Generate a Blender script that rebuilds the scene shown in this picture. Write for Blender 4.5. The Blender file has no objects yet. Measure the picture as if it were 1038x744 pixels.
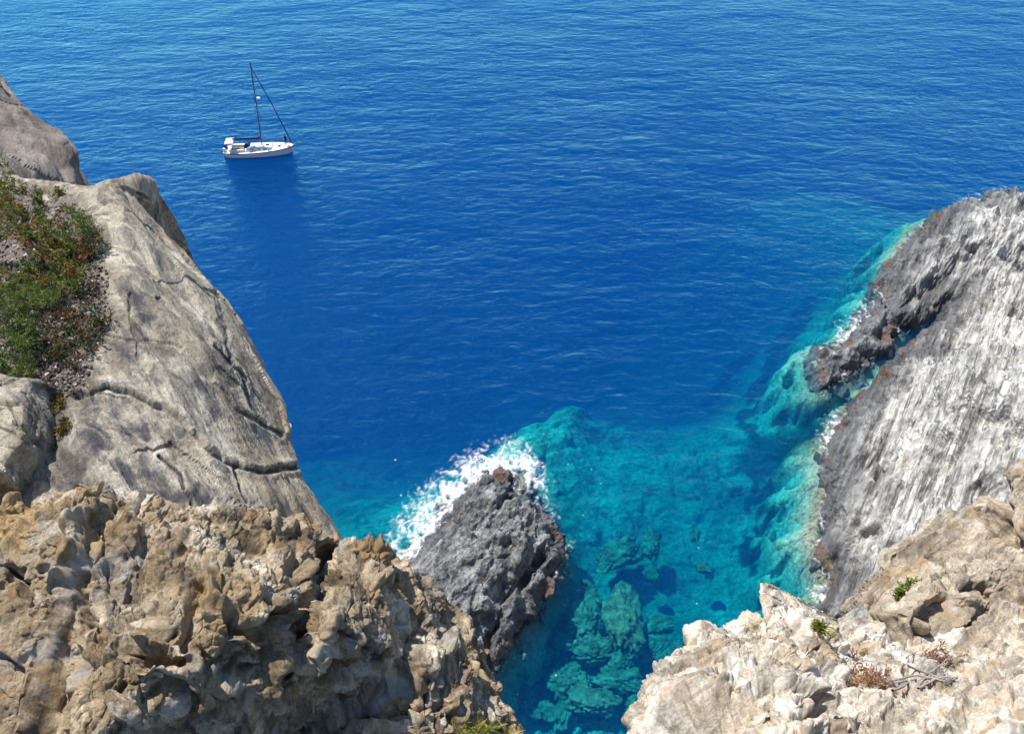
import bpy, bmesh, math, random
import numpy as np
from mathutils import Vector, Matrix
random.seed(7); RS = np.random.RandomState(7)
SC = bpy.context.scene; COL = SC.collection
R = math.radians

# ------------------------------------------------------------------ camera, light, sky
CAMZ = 60.0; F = 755.0; CX = 519.0; CY = 372.0; K = math.sqrt(.5)
SUN_EL, SUN_AZ = R(55), R(-43)          # azimuth measured from +Y, negative = to the left
SUN_DIR = Vector((math.sin(SUN_AZ)*math.cos(SUN_EL), math.cos(SUN_AZ)*math.cos(SUN_EL), math.sin(SUN_EL)))
cd = bpy.data.cameras.new('camera'); cam = bpy.data.objects.new('camera', cd); COL.objects.link(cam); SC.camera = cam
cam.location = (0, 0, CAMZ); cam.rotation_euler = (R(45), 0, 0)
cd.sensor_width = 36; cd.lens = 36*F/1038; cd.clip_start = .1; cd.clip_end = 8000
w = bpy.data.worlds.new("World"); SC.world = w; w.use_nodes = True
nt = w.node_tree; sky = nt.nodes.new('ShaderNodeTexSky'); sky.sky_type = 'NISHITA'; sky.sun_disc = False
sky.sun_elevation = SUN_EL; sky.sun_rotation = SUN_AZ; sky.dust_density = .1; sky.ozone_density = 3.0
nt.links.new(sky.outputs[0], nt.nodes['Background'].inputs[0]); nt.nodes['Background'].inputs[1].default_value = .125
L = bpy.data.lights.new('sun', 'SUN'); L.energy = 5.0; L.angle = R(.53); L.color = (1, .955, .89)
lo = bpy.data.objects.new('sun', L); COL.objects.link(lo); lo.rotation_euler = SUN_DIR.to_track_quat('Z', 'Y').to_euler()
vs = SC.view_settings; vs.view_transform = 'Standard'; vs.look = 'None'; vs.gamma = 1; vs.exposure = .58
SC.render.engine = 'CYCLES'
SC.cycles.volume_bounces = 3; SC.cycles.max_bounces = 10; SC.cycles.transparent_max_bounces = 12
SC.cycles.caustics_reflective = False; SC.cycles.caustics_refractive = False
SC.cycles.sample_clamp_indirect = 3; SC.cycles.sample_clamp_direct = 2.6

# ------------------------------------------------------------------ maths helpers
def at(px, py, D):
    """point seen at photo pixel px,py at axial distance D"""
    px = np.asarray(px, float); py = np.asarray(py, float); D = np.asarray(D, float)
    u = (px-CX)/F; v = (py-CY)/F
    return np.stack([u*D, K*D*(1-v), CAMZ-K*D*(1+v)], -1)
def at_z(px, py, z):
    v = (np.asarray(py, float)-CY)/F
    return at(px, py, (CAMZ-z)/(K*(1+v)))
def proj(P):
    x, y, z = P[..., 0], P[..., 1], P[..., 2]-CAMZ
    D = K*y-K*z; up = K*y+K*z
    return CX+F*x/D, CY-F*up/D, D
from concurrent.futures import ThreadPoolExecutor
POOL = ThreadPoolExecutor(4)
def chunked(fn):
    """run fn(p, s) over slices of a large point array in threads"""
    def go(p, s=0):
        sh = p.shape[:-1]; q = p.reshape(-1, 3)
        if len(q) < 20000:
            r = fn(q, s); return tuple(x.reshape(sh) for x in r) if isinstance(r, tuple) else r.reshape(sh)
        parts = list(POOL.map(lambda c: fn(c, s), np.array_split(q, max(4, len(q)//30000))))
        if isinstance(parts[0], tuple): return tuple(np.concatenate(x).reshape(sh) for x in zip(*parts))
        return np.concatenate(parts).reshape(sh)
    return go
def hsh(i, j, k, s):
    h = (i*73856093 + j*19349663 + k*83492791 + s*2654435761).astype(np.uint64)
    h ^= h >> np.uint64(29); h *= np.uint64(0xBF58476D1CE4E5B9); h ^= h >> np.uint64(32); h *= np.uint64(0x94D049BB133111EB); h ^= h >> np.uint64(31)
    return h
U16 = np.uint64(65535)
def bits(h, k): return ((h >> np.uint64(16*k)) & U16).astype(np.float32)/np.float32(65535)
@chunked
def vnoise(p, s=0):
    """smooth lattice gradient noise, about -1..1"""
    f = np.floor(p); t = (p-f).astype(np.float32); i = f.astype(np.int64)
    u = t*t*t*(t*(t*6-15)+10); out = 0
    for a in (0, 1):
        for b in (0, 1):
            for c in (0, 1):
                h = hsh(i[..., 0]+a, i[..., 1]+b, i[..., 2]+c, s)
                d = (bits(h, 0)*2-1)*(t[..., 0]-a)+(bits(h, 1)*2-1)*(t[..., 1]-b)+(bits(h, 2)*2-1)*(t[..., 2]-c)
                out = out + d*(u[..., 0] if a else 1-u[..., 0])*(u[..., 1] if b else 1-u[..., 1])*(u[..., 2] if c else 1-u[..., 2])
    return out*1.7
def fbm(p, s=0, o=5, g=.5):
    a, r = 1.0, 0
    for k in range(o):
        r = r + a*vnoise(p*(2.03**k)+k*7.3, s+k); a *= g
    return r
def ridged(p, s=0, o=4, g=.5):
    a, r = 1.0, 0
    for k in range(o):
        r = r + a*(1-2*np.abs(vnoise(p*(2.1**k)+k*3.1, s+k))); a *= g
    return r/2
@chunked
def voro(p, s=0):
    """F1, F2, cell random, tilted plane value of the nearest cell"""
    ff = np.floor(p); f = ff.astype(np.int64); t = (p-ff).astype(np.float32); n = p.shape[:-1]
    F1 = np.full(n, 9., np.float32); F2 = F1.copy(); ID = np.zeros(n, np.float32); PL = np.zeros(n, np.float32)
    for a in (-1, 0, 1):
        for b in (-1, 0, 1):
            for c in (-1, 0, 1):
                h = hsh(f[..., 0]+a, f[..., 1]+b, f[..., 2]+c, s); r1, r2, r3, q = (bits(h, k) for k in range(4))
                dx, dy, dz = t[..., 0]-a-r1, t[..., 1]-b-r2, t[..., 2]-c-r3
                d = .3*(dx*dx+dy*dy+dz*dz)+.7*np.maximum(np.maximum(dx*dx, dy*dy), dz*dz); m = d < F1
                F2 = np.where(m, F1, np.minimum(F2, d)); F1 = np.where(m, d, F1); ID = np.where(m, q, ID)
                PL = np.where(m, dx*(2*r2-1)+dy*(2*r3-1)+dz*(2*q-1), PL)
    return np.sqrt(F1), np.sqrt(F2), ID, PL
def sst(a, b, x):
    t = np.clip((x-a)/(b-a), 0, 1); return t*t*(3-2*t)
def frame(dirv):
    """rotation whose first axis is dirv (for grain stretched along dirv)"""
    a = np.array(dirv, float); a /= np.linalg.norm(a)
    b = np.cross([0, 0, 1.], a); b /= np.linalg.norm(b); c = np.cross(a, b)
    return np.stack([a, b, c])
def normals(P):
    du = np.gradient(P, axis=1); dv = np.gradient(P, axis=0)
    n = np.cross(du, dv); n /= np.linalg.norm(n, axis=-1, keepdims=True)+1e-9
    return n
def orient(P, ref=None):
    n = normals(P)
    if ref is None:
        tc = np.array([0, 0, CAMZ])-P; sgn = np.sign(np.median((n*tc).sum(-1)))
    else: sgn = np.sign(np.median(n @ np.array(ref)))
    return sgn
def catmull(pts, counts):
    """pts (n,...) interpolated along axis 0, counts samples per segment"""
    n = len(pts); out = []
    e = np.concatenate([[2*pts[0]-pts[1]], pts, [2*pts[-1]-pts[-2]]])
    for i in range(n-1):
        t = np.linspace(0, 1, counts[i]+1)[(1 if i else 0):].reshape((-1,)+(1,)*(pts.ndim-1))
        a, b, c, d = e[i], e[i+1], e[i+2], e[i+3]
        cr = .5*((2*b)+(-a+c)*t+(2*a-5*b+4*c-d)*t*t+(-a+3*b-3*c+d)*t**3)
        ln = b*(1-t)+c*t
        out.append(cr*.75+ln*.25)
    return np.concatenate(out)
def loft(net, top=None, bottom=None, left=None, right=None, res=1.0):
    """net: rows of (px,py,D). The sides get lists of world offsets that carry the rock over its edge and down."""
    V = at(*[np.array(net, float)[..., k] for k in range(3)])
    px = np.array(net, float)[..., :2]
    Dd = np.array(net, float)[..., 2]
    def count(pa, pb, va, vb, da):
        return max(6, int(np.maximum(np.linalg.norm(pb-pa, axis=-1), .8*np.linalg.norm(vb-va, axis=-1)*F/da).mean()*res))
    cu = [count(px[:, i], px[:, i+1], V[:, i], V[:, i+1], Dd[:, i]) for i in range(V.shape[1]-1)]
    cv = [count(px[i], px[i+1], V[i], V[i+1], Dd[i]) for i in range(V.shape[0]-1)]
    def ext(V, side, offs):
        offs = np.array(offs, float)
        if side == 'right':
            E = np.stack([V[:, -1]+o for o in offs], 1); return np.concatenate([V, E], 1)
        if side == 'left':
            E = np.stack([V[:, 0]+o for o in offs[::-1]], 1); return np.concatenate([E, V], 1)
        if side == 'bottom':
            E = np.stack([V[-1]+o for o in offs], 0); return np.concatenate([V, E], 0)
        E = np.stack([V[0]+o for o in offs[::-1]], 0); return np.concatenate([E, V], 0)
    def cnt(offs):
        c = []; p = np.zeros(3)
        for o in offs:
            o = np.array(o, float); dd = np.linalg.norm(o-p); c.append(int(min(60, max(8, dd*40*res)))); p = o
        return c
    if right: V = ext(V, 'right', right); cu = cu+cnt(right)
    if left: V = ext(V, 'left', left); cu = cnt(left)[::-1]+cu
    if bottom: V = ext(V, 'bottom', bottom); cv = cv+cnt(bottom)
    if top: V = ext(V, 'top', top); cv = cnt(top)[::-1]+cv
    P = catmull(V, cv); P = catmull(P.transpose(1, 0, 2), cu).transpose(1, 0, 2)
    return P
def grid_mesh(name, P, mat, attrs=None, mask=None, flip=False, smooth=True):
    nv, nu = P.shape[:2]; idx = np.arange(nv*nu).reshape(nv, nu)
    q = np.stack([idx[:-1, :-1], idx[:-1, 1:], idx[1:, 1:], idx[1:, :-1]], -1)
    if mask is not None: q = q[mask[:-1, :-1]]
    q = q.reshape(-1, 4)
    if flip: q = q[:, ::-1]
    return raw_mesh(name, P.reshape(-1, 3), q, mat, attrs, smooth)
def raw_mesh(name, verts, quads, mat, attrs=None, smooth=True):
    verts = np.asarray(verts, np.float32); quads = np.asarray(quads, np.int32)
    used = np.zeros(len(verts), bool); used[quads.ravel()] = True
    if not used.all():
        mp = np.cumsum(used)-1; quads = mp[quads]; verts = verts[used]
        if attrs: attrs = {k: np.asarray(v).reshape(len(used))[used] for k, v in attrs.items()}
    me = bpy.data.meshes.new(name); n = quads.shape[1]
    me.vertices.add(len(verts)); me.vertices.foreach_set('co', verts.ravel())
    me.loops.add(quads.size); me.loops.foreach_set('vertex_index', quads.ravel().astype(np.int32))
    me.polygons.add(len(quads)); me.polygons.foreach_set('loop_start', np.arange(0, quads.size, n, dtype=np.int32))
    me.polygons.foreach_set('loop_total', np.full(len(quads), n, np.int32))
    me.polygons.foreach_set('use_smooth', np.full(len(quads), smooth, bool))
    me.update(calc_edges=True)
    for k, v in (attrs or {}).items():
        a = me.attributes.new(k, 'FLOAT', 'POINT'); a.data.foreach_set('value', np.asarray(v, np.float32).ravel())
    me.materials.append(mat)
    o = bpy.data.objects.new(name, me); COL.objects.link(o); return o
def tag(o, label=None, cat=None, group=None, kind=None):
    for k, v in (('label', label), ('category', cat), ('group', group), ('kind', kind)):
        if v: o[k] = v
    return o
def empty(name, loc, rz=0):
    o = bpy.data.objects.new(name, None); COL.objects.link(o); o.location = loc; o.rotation_euler = (0, 0, rz); o.empty_display_size = .2
    return o

# ------------------------------------------------------------------ material helpers
class N:
    def __init__(s, name):
        s.m = bpy.data.materials.new(name); s.m.use_nodes = True; s.t = s.m.node_tree; s.t.nodes.clear()
        s.out = s.t.nodes.new('ShaderNodeOutputMaterial')
    def n(s, typ, **kw):
        x = s.t.nodes.new('ShaderNode'+typ)
        for k, v in kw.items():
            if k in x.inputs: s.set(x.inputs[k], v)
            else: setattr(x, k, v)
        return x
    def set(s, inp, v):
        if hasattr(v, 'links'): s.t.links.new(v, inp)
        elif isinstance(v, tuple) and len(v) == 3 and inp.type == 'RGBA': inp.default_value = v+(1,)
        else: inp.default_value = v
    def math(s, op, a, b=0., c=0.):
        x = s.t.nodes.new('ShaderNodeMath'); x.operation = op
        for i, v in enumerate((a, b, c)): s.set(x.inputs[i], v)
        return x.outputs[0]
    def mix(s, f, a, b, mode='MIX'):
        x = s.t.nodes.new('ShaderNodeMix'); x.data_type = 'RGBA'; x.blend_type = mode
        s.set(x.inputs[0], f); s.set(x.inputs[6], a); s.set(x.inputs[7], b); return x.outputs[2]
    def ramp(s, f, stops, interp='LINEAR'):
        x = s.t.nodes.new('ShaderNodeValToRGB'); s.set(x.inputs[0], f); x.color_ramp.interpolation = interp
        e = x.color_ramp.elements
        while len(e) < len(stops): e.new(.5)
        for i, (p, c) in enumerate(stops):
            e[i].position = p; e[i].color = (c if isinstance(c, tuple) else (c, c, c))+(1,)
        return x.outputs[0]
    def pos(s): return s.n('NewGeometry').outputs['Position']
    def vmap(s, vec, rot=(0, 0, 0), scale=(1, 1, 1), typ='POINT'):
        x = s.n('Mapping'); x.vector_type = typ; s.set(x.inputs[0], vec); x.inputs['Rotation'].default_value = rot
        x.inputs['Scale'].default_value = scale; return x.outputs[0]
    def noise(s, vec, scale, detail=6, rough=.55, dist=0., typ='FBM'):
        x = s.n('TexNoise'); s.set(x.inputs['Vector'], vec); s.set(x.inputs['Scale'], scale); s.set(x.inputs['Detail'], detail)
        s.set(x.inputs['Roughness'], rough); s.set(x.inputs['Distortion'], dist); return x.outputs[0]
    def facet(s, vec, scale, rnd=1.0):
        """height of randomly tilted flat chips"""
        v = s.n('TexVoronoi', feature='F1'); s.set(v.inputs['Vector'], vec); v.inputs['Scale'].default_value = scale
        d = s.n('VectorMath', operation='SUBTRACT'); s.set(d.inputs[0], vec); s.set(d.inputs[1], v.outputs['Position'])
        c = s.n('VectorMath', operation='SUBTRACT'); s.set(c.inputs[0], v.outputs['Color']); c.inputs[1].default_value = (.5, .5, .5)
        p = s.n('VectorMath', operation='DOT_PRODUCT'); s.set(p.inputs[0], d.outputs[0]); s.set(p.inputs[1], c.outputs[0])
        sx = s.n('SeparateXYZ'); s.set(sx.inputs[0], v.outputs['Color'])
        return s.math('ADD', s.math('MULTIPLY', p.outputs['Value'], scale*1.6), s.math('MULTIPLY', sx.outputs[0], .35*rnd))
    def attr(s, name): return s.n('Attribute', attribute_name=name).outputs['Fac']

def axes_coords(m, fr, scale):
    """world position turned into the frame fr and stretched"""
    p = m.pos(); c = m.n('CombineXYZ')
    for i in range(3):
        d = m.n('VectorMath', operation='DOT_PRODUCT'); m.set(d.inputs[0], p); d.inputs[1].default_value = tuple(fr[i])
        m.set(c.inputs[i], m.math('MULTIPLY', d.outputs['Value'], scale[i]))
    return c.outputs[0]

def rock_mat(name, cols, grain, fr, gscale, size=1.0, stain=None, dark=None, vein=None, wet=False, bump=.03, celldark=.35, alg=False, soil=None, lichen_crackshade=False, sliver=.3, slst=(.12, 1, .5)):
    """cols: dark..light ramp; grain: strength of stretched streaks; size: metres of the main mottling"""
    m = N(name); p = m.pos(); g = axes_coords(m, fr, gscale)
    n1 = m.noise(p, 1/size, 8, .62, .6); n2 = m.noise(g, 1/size, 7, .65, .3); n3 = m.noise(p, 7/size, 6, .7)
    f = m.math('ADD', m.math('MULTIPLY', n1, 1-grain), m.math('MULTIPLY', n2, grain))
    f = m.math('ADD', f, m.math('MULTIPLY', m.math('SUBTRACT', m.attr('cell'), .5), celldark*.45))
    g2 = axes_coords(m, fr, slst); nz = m.n('TexNoise'); m.set(nz.inputs['Vector'], g2); nz.inputs['Scale'].default_value = 1.6/size; nz.inputs['Detail'].default_value = 5
    s2 = m.n('VectorMath', operation='SCALE'); m.set(s2.inputs[0], nz.outputs['Color']); s2.inputs['Scale'].default_value = .35*size
    w2 = m.n('VectorMath', operation='ADD'); m.set(w2.inputs[0], g2); m.set(w2.inputs[1], s2.outputs[0]); tones = []
    for sc3 in (2.6, 7.5):
        v3 = m.n('TexVoronoi', feature='F1'); m.set(v3.inputs['Vector'], w2.outputs[0]); v3.inputs['Scale'].default_value = sc3/size
        sx = m.n('SeparateXYZ'); m.set(sx.inputs[0], v3.outputs['Color']); tones.append(sx.outputs[0])
    tone = m.math('ADD', m.math('MULTIPLY', tones[0], .6), m.math('MULTIPLY', tones[1], .4))
    k = len(cols); c = m.ramp(f, [(.3+.42*i/(k-1), cc) for i, cc in enumerate(cols)])
    c = m.mix(1., c, m.ramp(n3, [(.25, .62), (.5, 1.), (.75, 1.22)]), 'MULTIPLY')
    c = m.mix(1., c, m.ramp(tone, [(.15, 1-sliver*1.3), (.5, 1.), (.85, 1+sliver*.9)]), 'MULTIPLY')
    sp = m.noise(p, 26/size, 4, .7); c = m.mix(1., c, m.ramp(sp, [(.3, .58), (.52, 1.), (.75, 1.3)]), 'MULTIPLY')
    if stain:
        for col, sc, lo_, hi_, amt, sd in stain:
            v = m.n('VectorMath', operation='ADD'); m.set(v.inputs[0], p); v.inputs[1].default_value = (sd*13.7, sd*5.1, sd*3.3)
            s_ = m.ramp(m.noise(v.outputs[0], sc, 8, .68, .8), [(lo_, 0.), (hi_, 1.)])
            c = m.mix(m.math('MULTIPLY', s_, amt), c, col)
    if dark:
        col, sc, lo_, hi_, amt = dark
        s_ = m.ramp(m.noise(g, sc, 9, .72, 1.), [(lo_, 0.), (hi_, 1.)]); c = m.mix(m.math('MULTIPLY', s_, amt), c, col)
    if vein:
        col, sc, wdt, amt = vein
        vv = m.noise(g, sc, 3, .5, .4); b = m.math('ABSOLUTE', m.math('SUBTRACT', vv, .5))
        s_ = m.ramp(b, [(0., 1.), (wdt, 0.)]); brk = m.ramp(m.noise(p, 1.1, 4), [(.42, 0.), (.55, 1.)])
        c = m.mix(m.math('MULTIPLY', m.math('MULTIPLY', s_, brk), amt), c, col)
    if lichen_crackshade: c = m.mix(m.math('MULTIPLY', m.attr('lichen_crackshade'), m.ramp(m.noise(g, 2.2, 8, .72, 1.), [(.40, .15), (.54, .9)])), c, (.045, .045, .055))  # dark lichen patches, and crack shade painted in the same colour
    if soil: c = m.mix(m.math('MULTIPLY', m.attr('soil'), m.ramp(m.noise(p, 5, 6, .7), [(.3, .55), (.55, 1.)])), c, m.ramp(m.noise(p, 9, 6, .75), [(.35, soil[0]), (.62, soil[1])]))
    rough = .88
    if wet:
        c = m.mix(m.math('MULTIPLY', m.attr('zone'), .85), c, m.mix(.22, m.ramp(n2, [(.32, (.035, .036, .038)), (.48, (.085, .086, .088)), (.6, (.19, .19, .19)), (.72, (.36, .36, .35))]), c))
        z = m.n('SeparateXYZ'); m.set(z.inputs[0], p); zz = m.math('ADD', z.outputs[2], m.math('MULTIPLY', m.math('SUBTRACT', m.noise(p, .5, 6, .6), .5), wet*2.2))
        wt = m.ramp(m.math('DIVIDE', zz, wet*2), [(.30, 1.), (.62, 0.)])
        c = m.mix(m.math('MULTIPLY', wt, .92), c, m.mix(.5, (.035, .038, .046), m.mix(.35, c, (.05, .05, .06), 'MIX')))
        rough = m.math('SUBTRACT', .85, m.math('MULTIPLY', wt, .4))
        if alg:
            z2 = m.math('ADD', z.outputs[2], m.math('MULTIPLY', m.math('SUBTRACT', m.noise(p, .9, 5, .6), .5), 1.5))
            a1 = m.ramp(m.math('DIVIDE', z2, 3.), [(.0, 0.), (.06, 1.), (.2, 1.), (.3, 0.)])
            pt = m.ramp(m.noise(p, .35, 3), [(.47, 0.), (.56, 1.)])
            hue = m.ramp(m.noise(p, .8, 4), [(.4, (.15, .062, .035)), (.55, (.10, .06, .045)), (.64, (.19, .165, .04))])
            c = m.mix(m.math('MULTIPLY', m.math('MULTIPLY', a1, pt), .68), c, hue)
    wv = m.n('VectorMath', operation='ADD'); m.set(wv.inputs[0], g)
    nz = m.n('TexNoise'); m.set(nz.inputs['Vector'], g); nz.inputs['Scale'].default_value = 2.5/size; nz.inputs['Detail'].default_value = 4
    sc_ = m.n('VectorMath', operation='SCALE'); m.set(sc_.inputs[0], nz.outputs['Color']); sc_.inputs['Scale'].default_value = .16*size; m.set(wv.inputs[1], sc_.outputs[0])
    h = m.math('ADD', m.math('MULTIPLY', m.noise(g, 9/size, 10, .72), .55), m.math('MULTIPLY', m.noise(p, 30/size, 6, .75), .3))
    h = m.math('ADD', h, m.math('MULTIPLY', m.facet(wv.outputs[0], 3.2/size), .8))
    h = m.math('ADD', h, m.math('MULTIPLY', m.facet(wv.outputs[0], 9/size), .34))
    bp = m.n('Bump'); bp.inputs['Distance'].default_value = bump; bp.inputs['Strength'].default_value = 1; m.set(bp.inputs['Height'], h)
    b = m.n('BsdfPrincipled'); m.set(b.inputs['Base Color'], c); m.set(b.inputs['Roughness'], rough); m.set(b.inputs['Normal'], bp.outputs[0])
    b.inputs['Specular IOR Level'].default_value = .25
    m.t.links.new(b.outputs[0], m.out.inputs[0]); return m.m
def flat_mat(name, col, rough=.6, var=.15, scale=8, spec=.3, metal=0., bump=0.):
    m = N(name); c = m.mix(m.noise(m.pos(), scale, 4), tuple(x*(1-var) for x in col), tuple(min(1, x*(1+var)) for x in col))
    b = m.n('BsdfPrincipled', Roughness=rough, Metallic=metal); m.set(b.inputs['Base Color'], c); b.inputs['Specular IOR Level'].default_value = spec
    m.t.links.new(b.outputs[0], m.out.inputs[0]); return m.m
def leaf_mat(name, stops, scale=3):
    m = N(name); c = m.ramp(m.attr('tone'), stops); c = m.mix(1., c, m.ramp(m.noise(m.pos(), scale*5, 3), [(.3, .7), (.7, 1.25)]), 'MULTIPLY')
    d = m.n('BsdfPrincipled', Roughness=.6); m.set(d.inputs['Base Color'], c); d.inputs['Specular IOR Level'].default_value = .25
    t = m.n('BsdfTranslucent'); m.set(t.inputs[0], c); x = m.n('MixShader'); x.inputs[0].default_value = .3
    m.t.links.new(d.outputs[0], x.inputs[1]); m.t.links.new(t.outputs[0], x.inputs[2]); m.t.links.new(x.outputs[0], m.out.inputs[0]); return m.m

# ------------------------------------------------------------------ rock shaping
def blur(P, k):
    for ax in (0, 1):
        Q = np.concatenate([np.repeat(np.take(P, [0], ax), k+1, ax), P, np.repeat(np.take(P, [-1], ax), k, ax)], ax).astype(np.float64)
        c = np.cumsum(Q, ax); m = P.shape[ax]; lo_ = np.take(c, range(0, m), ax); hi = np.take(c, range(2*k+1, 2*k+1+m), ax)
        P = (hi-lo_)/(2*k+1)
    return P
def ease(P, it, L0, k=2):
    """evens out the mesh where steep walls have pulled it apart"""
    for _ in range(it):
        a_ = np.linalg.norm(np.gradient(P, axis=0), axis=-1)/L0[0]; b_ = np.linalg.norm(np.gradient(P, axis=1), axis=-1)/L0[1]
        w_ = blur(sst(1.35, 2.4, np.maximum(a_, b_)), 2)[..., None]; P = P*(1-w_)+blur(P, k)*w_
    return P
def disp(P, sgn, comps, k=5, relax=True):
    """comps: functions p -> height; applied one after another along the running, slightly smoothed normal"""
    att = np.full(P.shape[:2], .5); n0 = normals(blur(P, 12))*sgn; n1 = None
    L0 = (np.linalg.norm(np.gradient(P, axis=0), axis=-1)+1e-6, np.linalg.norm(np.gradient(P, axis=1), axis=-1)+1e-6)
    for fn in comps:
        big = getattr(fn, 'big', 0) or getattr(fn, 'crack', 0)
        r = fn(P)
        if isinstance(r, tuple): h, att = r
        else: h = r
        if not getattr(fn, 'crack', 0): h = h-h.mean()
        if getattr(fn, 'soft', 0): h = blur(blur(h, fn.soft), 1)
        if big: n = n0
        else:
            if n1 is None and relax: P = ease(P, 5, L0)
            if n1 is None: n1 = blur(normals(blur(P, 9))*sgn, 4); n1 /= np.linalg.norm(n1, axis=-1, keepdims=True)+1e-9
            n = n1
        P = P+n*h[..., None]
        for k_ in (getattr(fn, 'relax', ()) if relax else ()): P = blur(P, k_)*.8+P*.2
    return (ease(P, 2, L0, 1) if relax else P), att
def facets(size, amp, seed, fr=None, st=(1, 1, 1), warp=.25, crack=.3, cw=.12, att=False, soft=None):
    fr = np.eye(3) if fr is None else fr
    def fn(P):
        q = (P @ fr.T)/(np.array(st)*size)
        q = q+.45*warp*np.stack([vnoise(q*1.3+s*9.1, seed+s) for s in range(3)], -1)
        F1, F2, ID, PL = voro(q, seed)
        h = amp*(PL*1.7+(ID-.5)*.7-crack*(1-sst(0, cw, F2-F1)))
        return (h, ID) if att else h
    fn.big = amp >= .08; fn.relax = () if amp < .08 else (1,); fn.soft = soft if soft is not None else (0 if amp < .06 else (1 if amp < .15 else 2))
    return fn
def rough(size, amp, seed, fr=None, st=(1, 1, 1), o=6, g=.55, rid=False):
    fr = np.eye(3) if fr is None else fr
    def fn(P):
        q = (P @ fr.T)/(np.array(st)*size)
        return amp*(ridged(q, seed, o, g) if rid else fbm(q, seed, o, max(g, .64)*.95))
    return fn
def ribs(size, amp, seed):
    """upright ribs and flutes, broken in length"""
    def fn(P):
        q = (P @ G_ROUGH.T)/size; q = q+np.stack([0*q[..., 0], .5*fbm(q*.5, seed, 3), .5*fbm(q*.5, seed+4, 3)], -1)
        r = 1-np.abs(vnoise(q*np.array([.09, 1, 1]), seed+8))*2.2
        return amp*r*np.clip(vnoise(q*.35, seed+9)*1.2+.75, .1, 1.3)
    fn.big = 1; fn.relax = (1,); return fn
def seg_dist(X, Y, pts):
    best = np.full(X.shape, 1e9)
    for (a, b), (c, d) in zip(pts[:-1], pts[1:]):
        ux, uy = c-a, d-b; t = np.clip(((X-a)*ux+(Y-b)*uy)/(ux*ux+uy*uy+1e-9), 0, 1)
        best = np.minimum(best, np.hypot(X-a-t*ux, Y-b-t*uy))
    return best
def crevice(line, width, depth, lip=0., wob=5, seed=3):
    """a crack that follows a line on the rock face; width in photo pixels, depth in metres"""
    def fn(P):
        px, py, D = proj(P)
        q = np.stack([px/28, py/28, px*0], -1); px = px+wob*fbm(q, seed, 4); py = py+wob*fbm(q, seed+9, 4)
        d = seg_dist(px, py, line)
        return -depth*np.exp(-(d/width)**2)+lip*np.exp(-((d-2.2*width)/(1.6*width))**2)
    fn.crack = 1
    return fn
def poly_sd(X, Y, poly):
    """signed distance to a closed plan polygon, positive inside"""
    pts = list(map(tuple, poly)); d = seg_dist(X, Y, pts+[pts[0]]); ins = np.zeros(X.shape, bool)
    for (a, b), (c, e) in zip(pts, pts[1:]+pts[:1]):
        ins ^= ((b > Y) != (e > Y)) & (X < (c-a)*(Y-b)/(e-b+1e-12)+a)
    return np.where(ins, d, -d)
def smooth_poly(px, n=6, z=0.):
    P = at_z(*np.array(px, float).T, z)[:, :2]
    e = np.concatenate([P[-1:], P, P[:2]]); out = []
    for i in range(len(P)):
        for t in np.linspace(0, 1, n, endpoint=False):
            a, b, c, d = e[i:i+4]; out.append(.5*((2*b)+(-a+c)*t+(2*a-5*b+4*c-d)*t*t+(-a+3*b-3*c+d)*t**3))
    return np.array(out)

RMESH = {}
def patch(poly, soft=8, wob=14, seed=5):
    """a patch of soil or stain whose outline is drawn on the rock face"""
    def fn(P):
        px, py, D = proj(P); q = np.stack([px/30, py/30, px*0], -1)
        return sst(-soft, soft, poly_sd(px+wob*fbm(q, seed, 4), py+wob*fbm(q, seed+9, 4), poly))
    return fn
def crack_shade(line, width, wob=5, seed=3):  # shade of a crack, put into the colour as a dark strip
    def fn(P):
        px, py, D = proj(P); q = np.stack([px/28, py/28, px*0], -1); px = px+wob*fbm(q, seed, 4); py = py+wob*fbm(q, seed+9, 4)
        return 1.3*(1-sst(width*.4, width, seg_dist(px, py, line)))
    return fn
def rock(name, P, comps, mat, ref=None, soil=None, lich_crackshade=None, **tags):
    s = orient(P, ref); P2, att = disp(P, s, comps)
    so = np.zeros(P2.shape[:2])
    for z_ in soil or []: so = np.maximum(so, z_(P2))
    li = np.zeros(P2.shape[:2])
    for z_ in lich_crackshade or []: li = np.maximum(li, z_(P2))
    o = grid_mesh(name, P2, mat, {'cell': att, 'soil': so, 'lichen_crackshade': li}, flip=(s < 0), smooth=False)
    RMESH[name+str(len(RMESH))] = P2; tag(o, **tags); return o, P2

# ------------------------------------------------------------------ shorelines (plan polygons)
ISLET_PX = [(470,498),(482,484),(500,476),(516,476),(530,484),(528,500),(538,512),(552,526),(562,545),(569,565),(562,585),(548,605),(538,624),(522,648),(507,668),(492,690),(470,712),(430,715),(385,670),(365,620),(385,590),(405,572),(428,556),(440,538),(450,520)]
CLIFF_PX = [(1024,196),(1048,205),(1090,214),(1180,228),(1290,330),(1300,560),(1200,800),(880,780),(862,700),(846,655),(833,628),(838,606),(840,590),(829,568),(825,545),(831,520),(838,490),(838,458),(846,440),(862,415),(882,395),(907,375),(932,350),(955,328),(962,312),(948,312),(928,326),(908,328),(894,326),(893,306),(896,287),(908,260),(918,241),(943,222),(977,211),(1003,201)]
REEF_PX = [(838,392),(829,372),(832,354),(850,350),(868,332),(883,312),(893,306),(905,322),(912,334),(900,350),(880,366),(860,380)]
ISLET = smooth_poly(ISLET_PX); CLIFF = smooth_poly(CLIFF_PX, 4); REEF = smooth_poly(REEF_PX)

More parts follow.
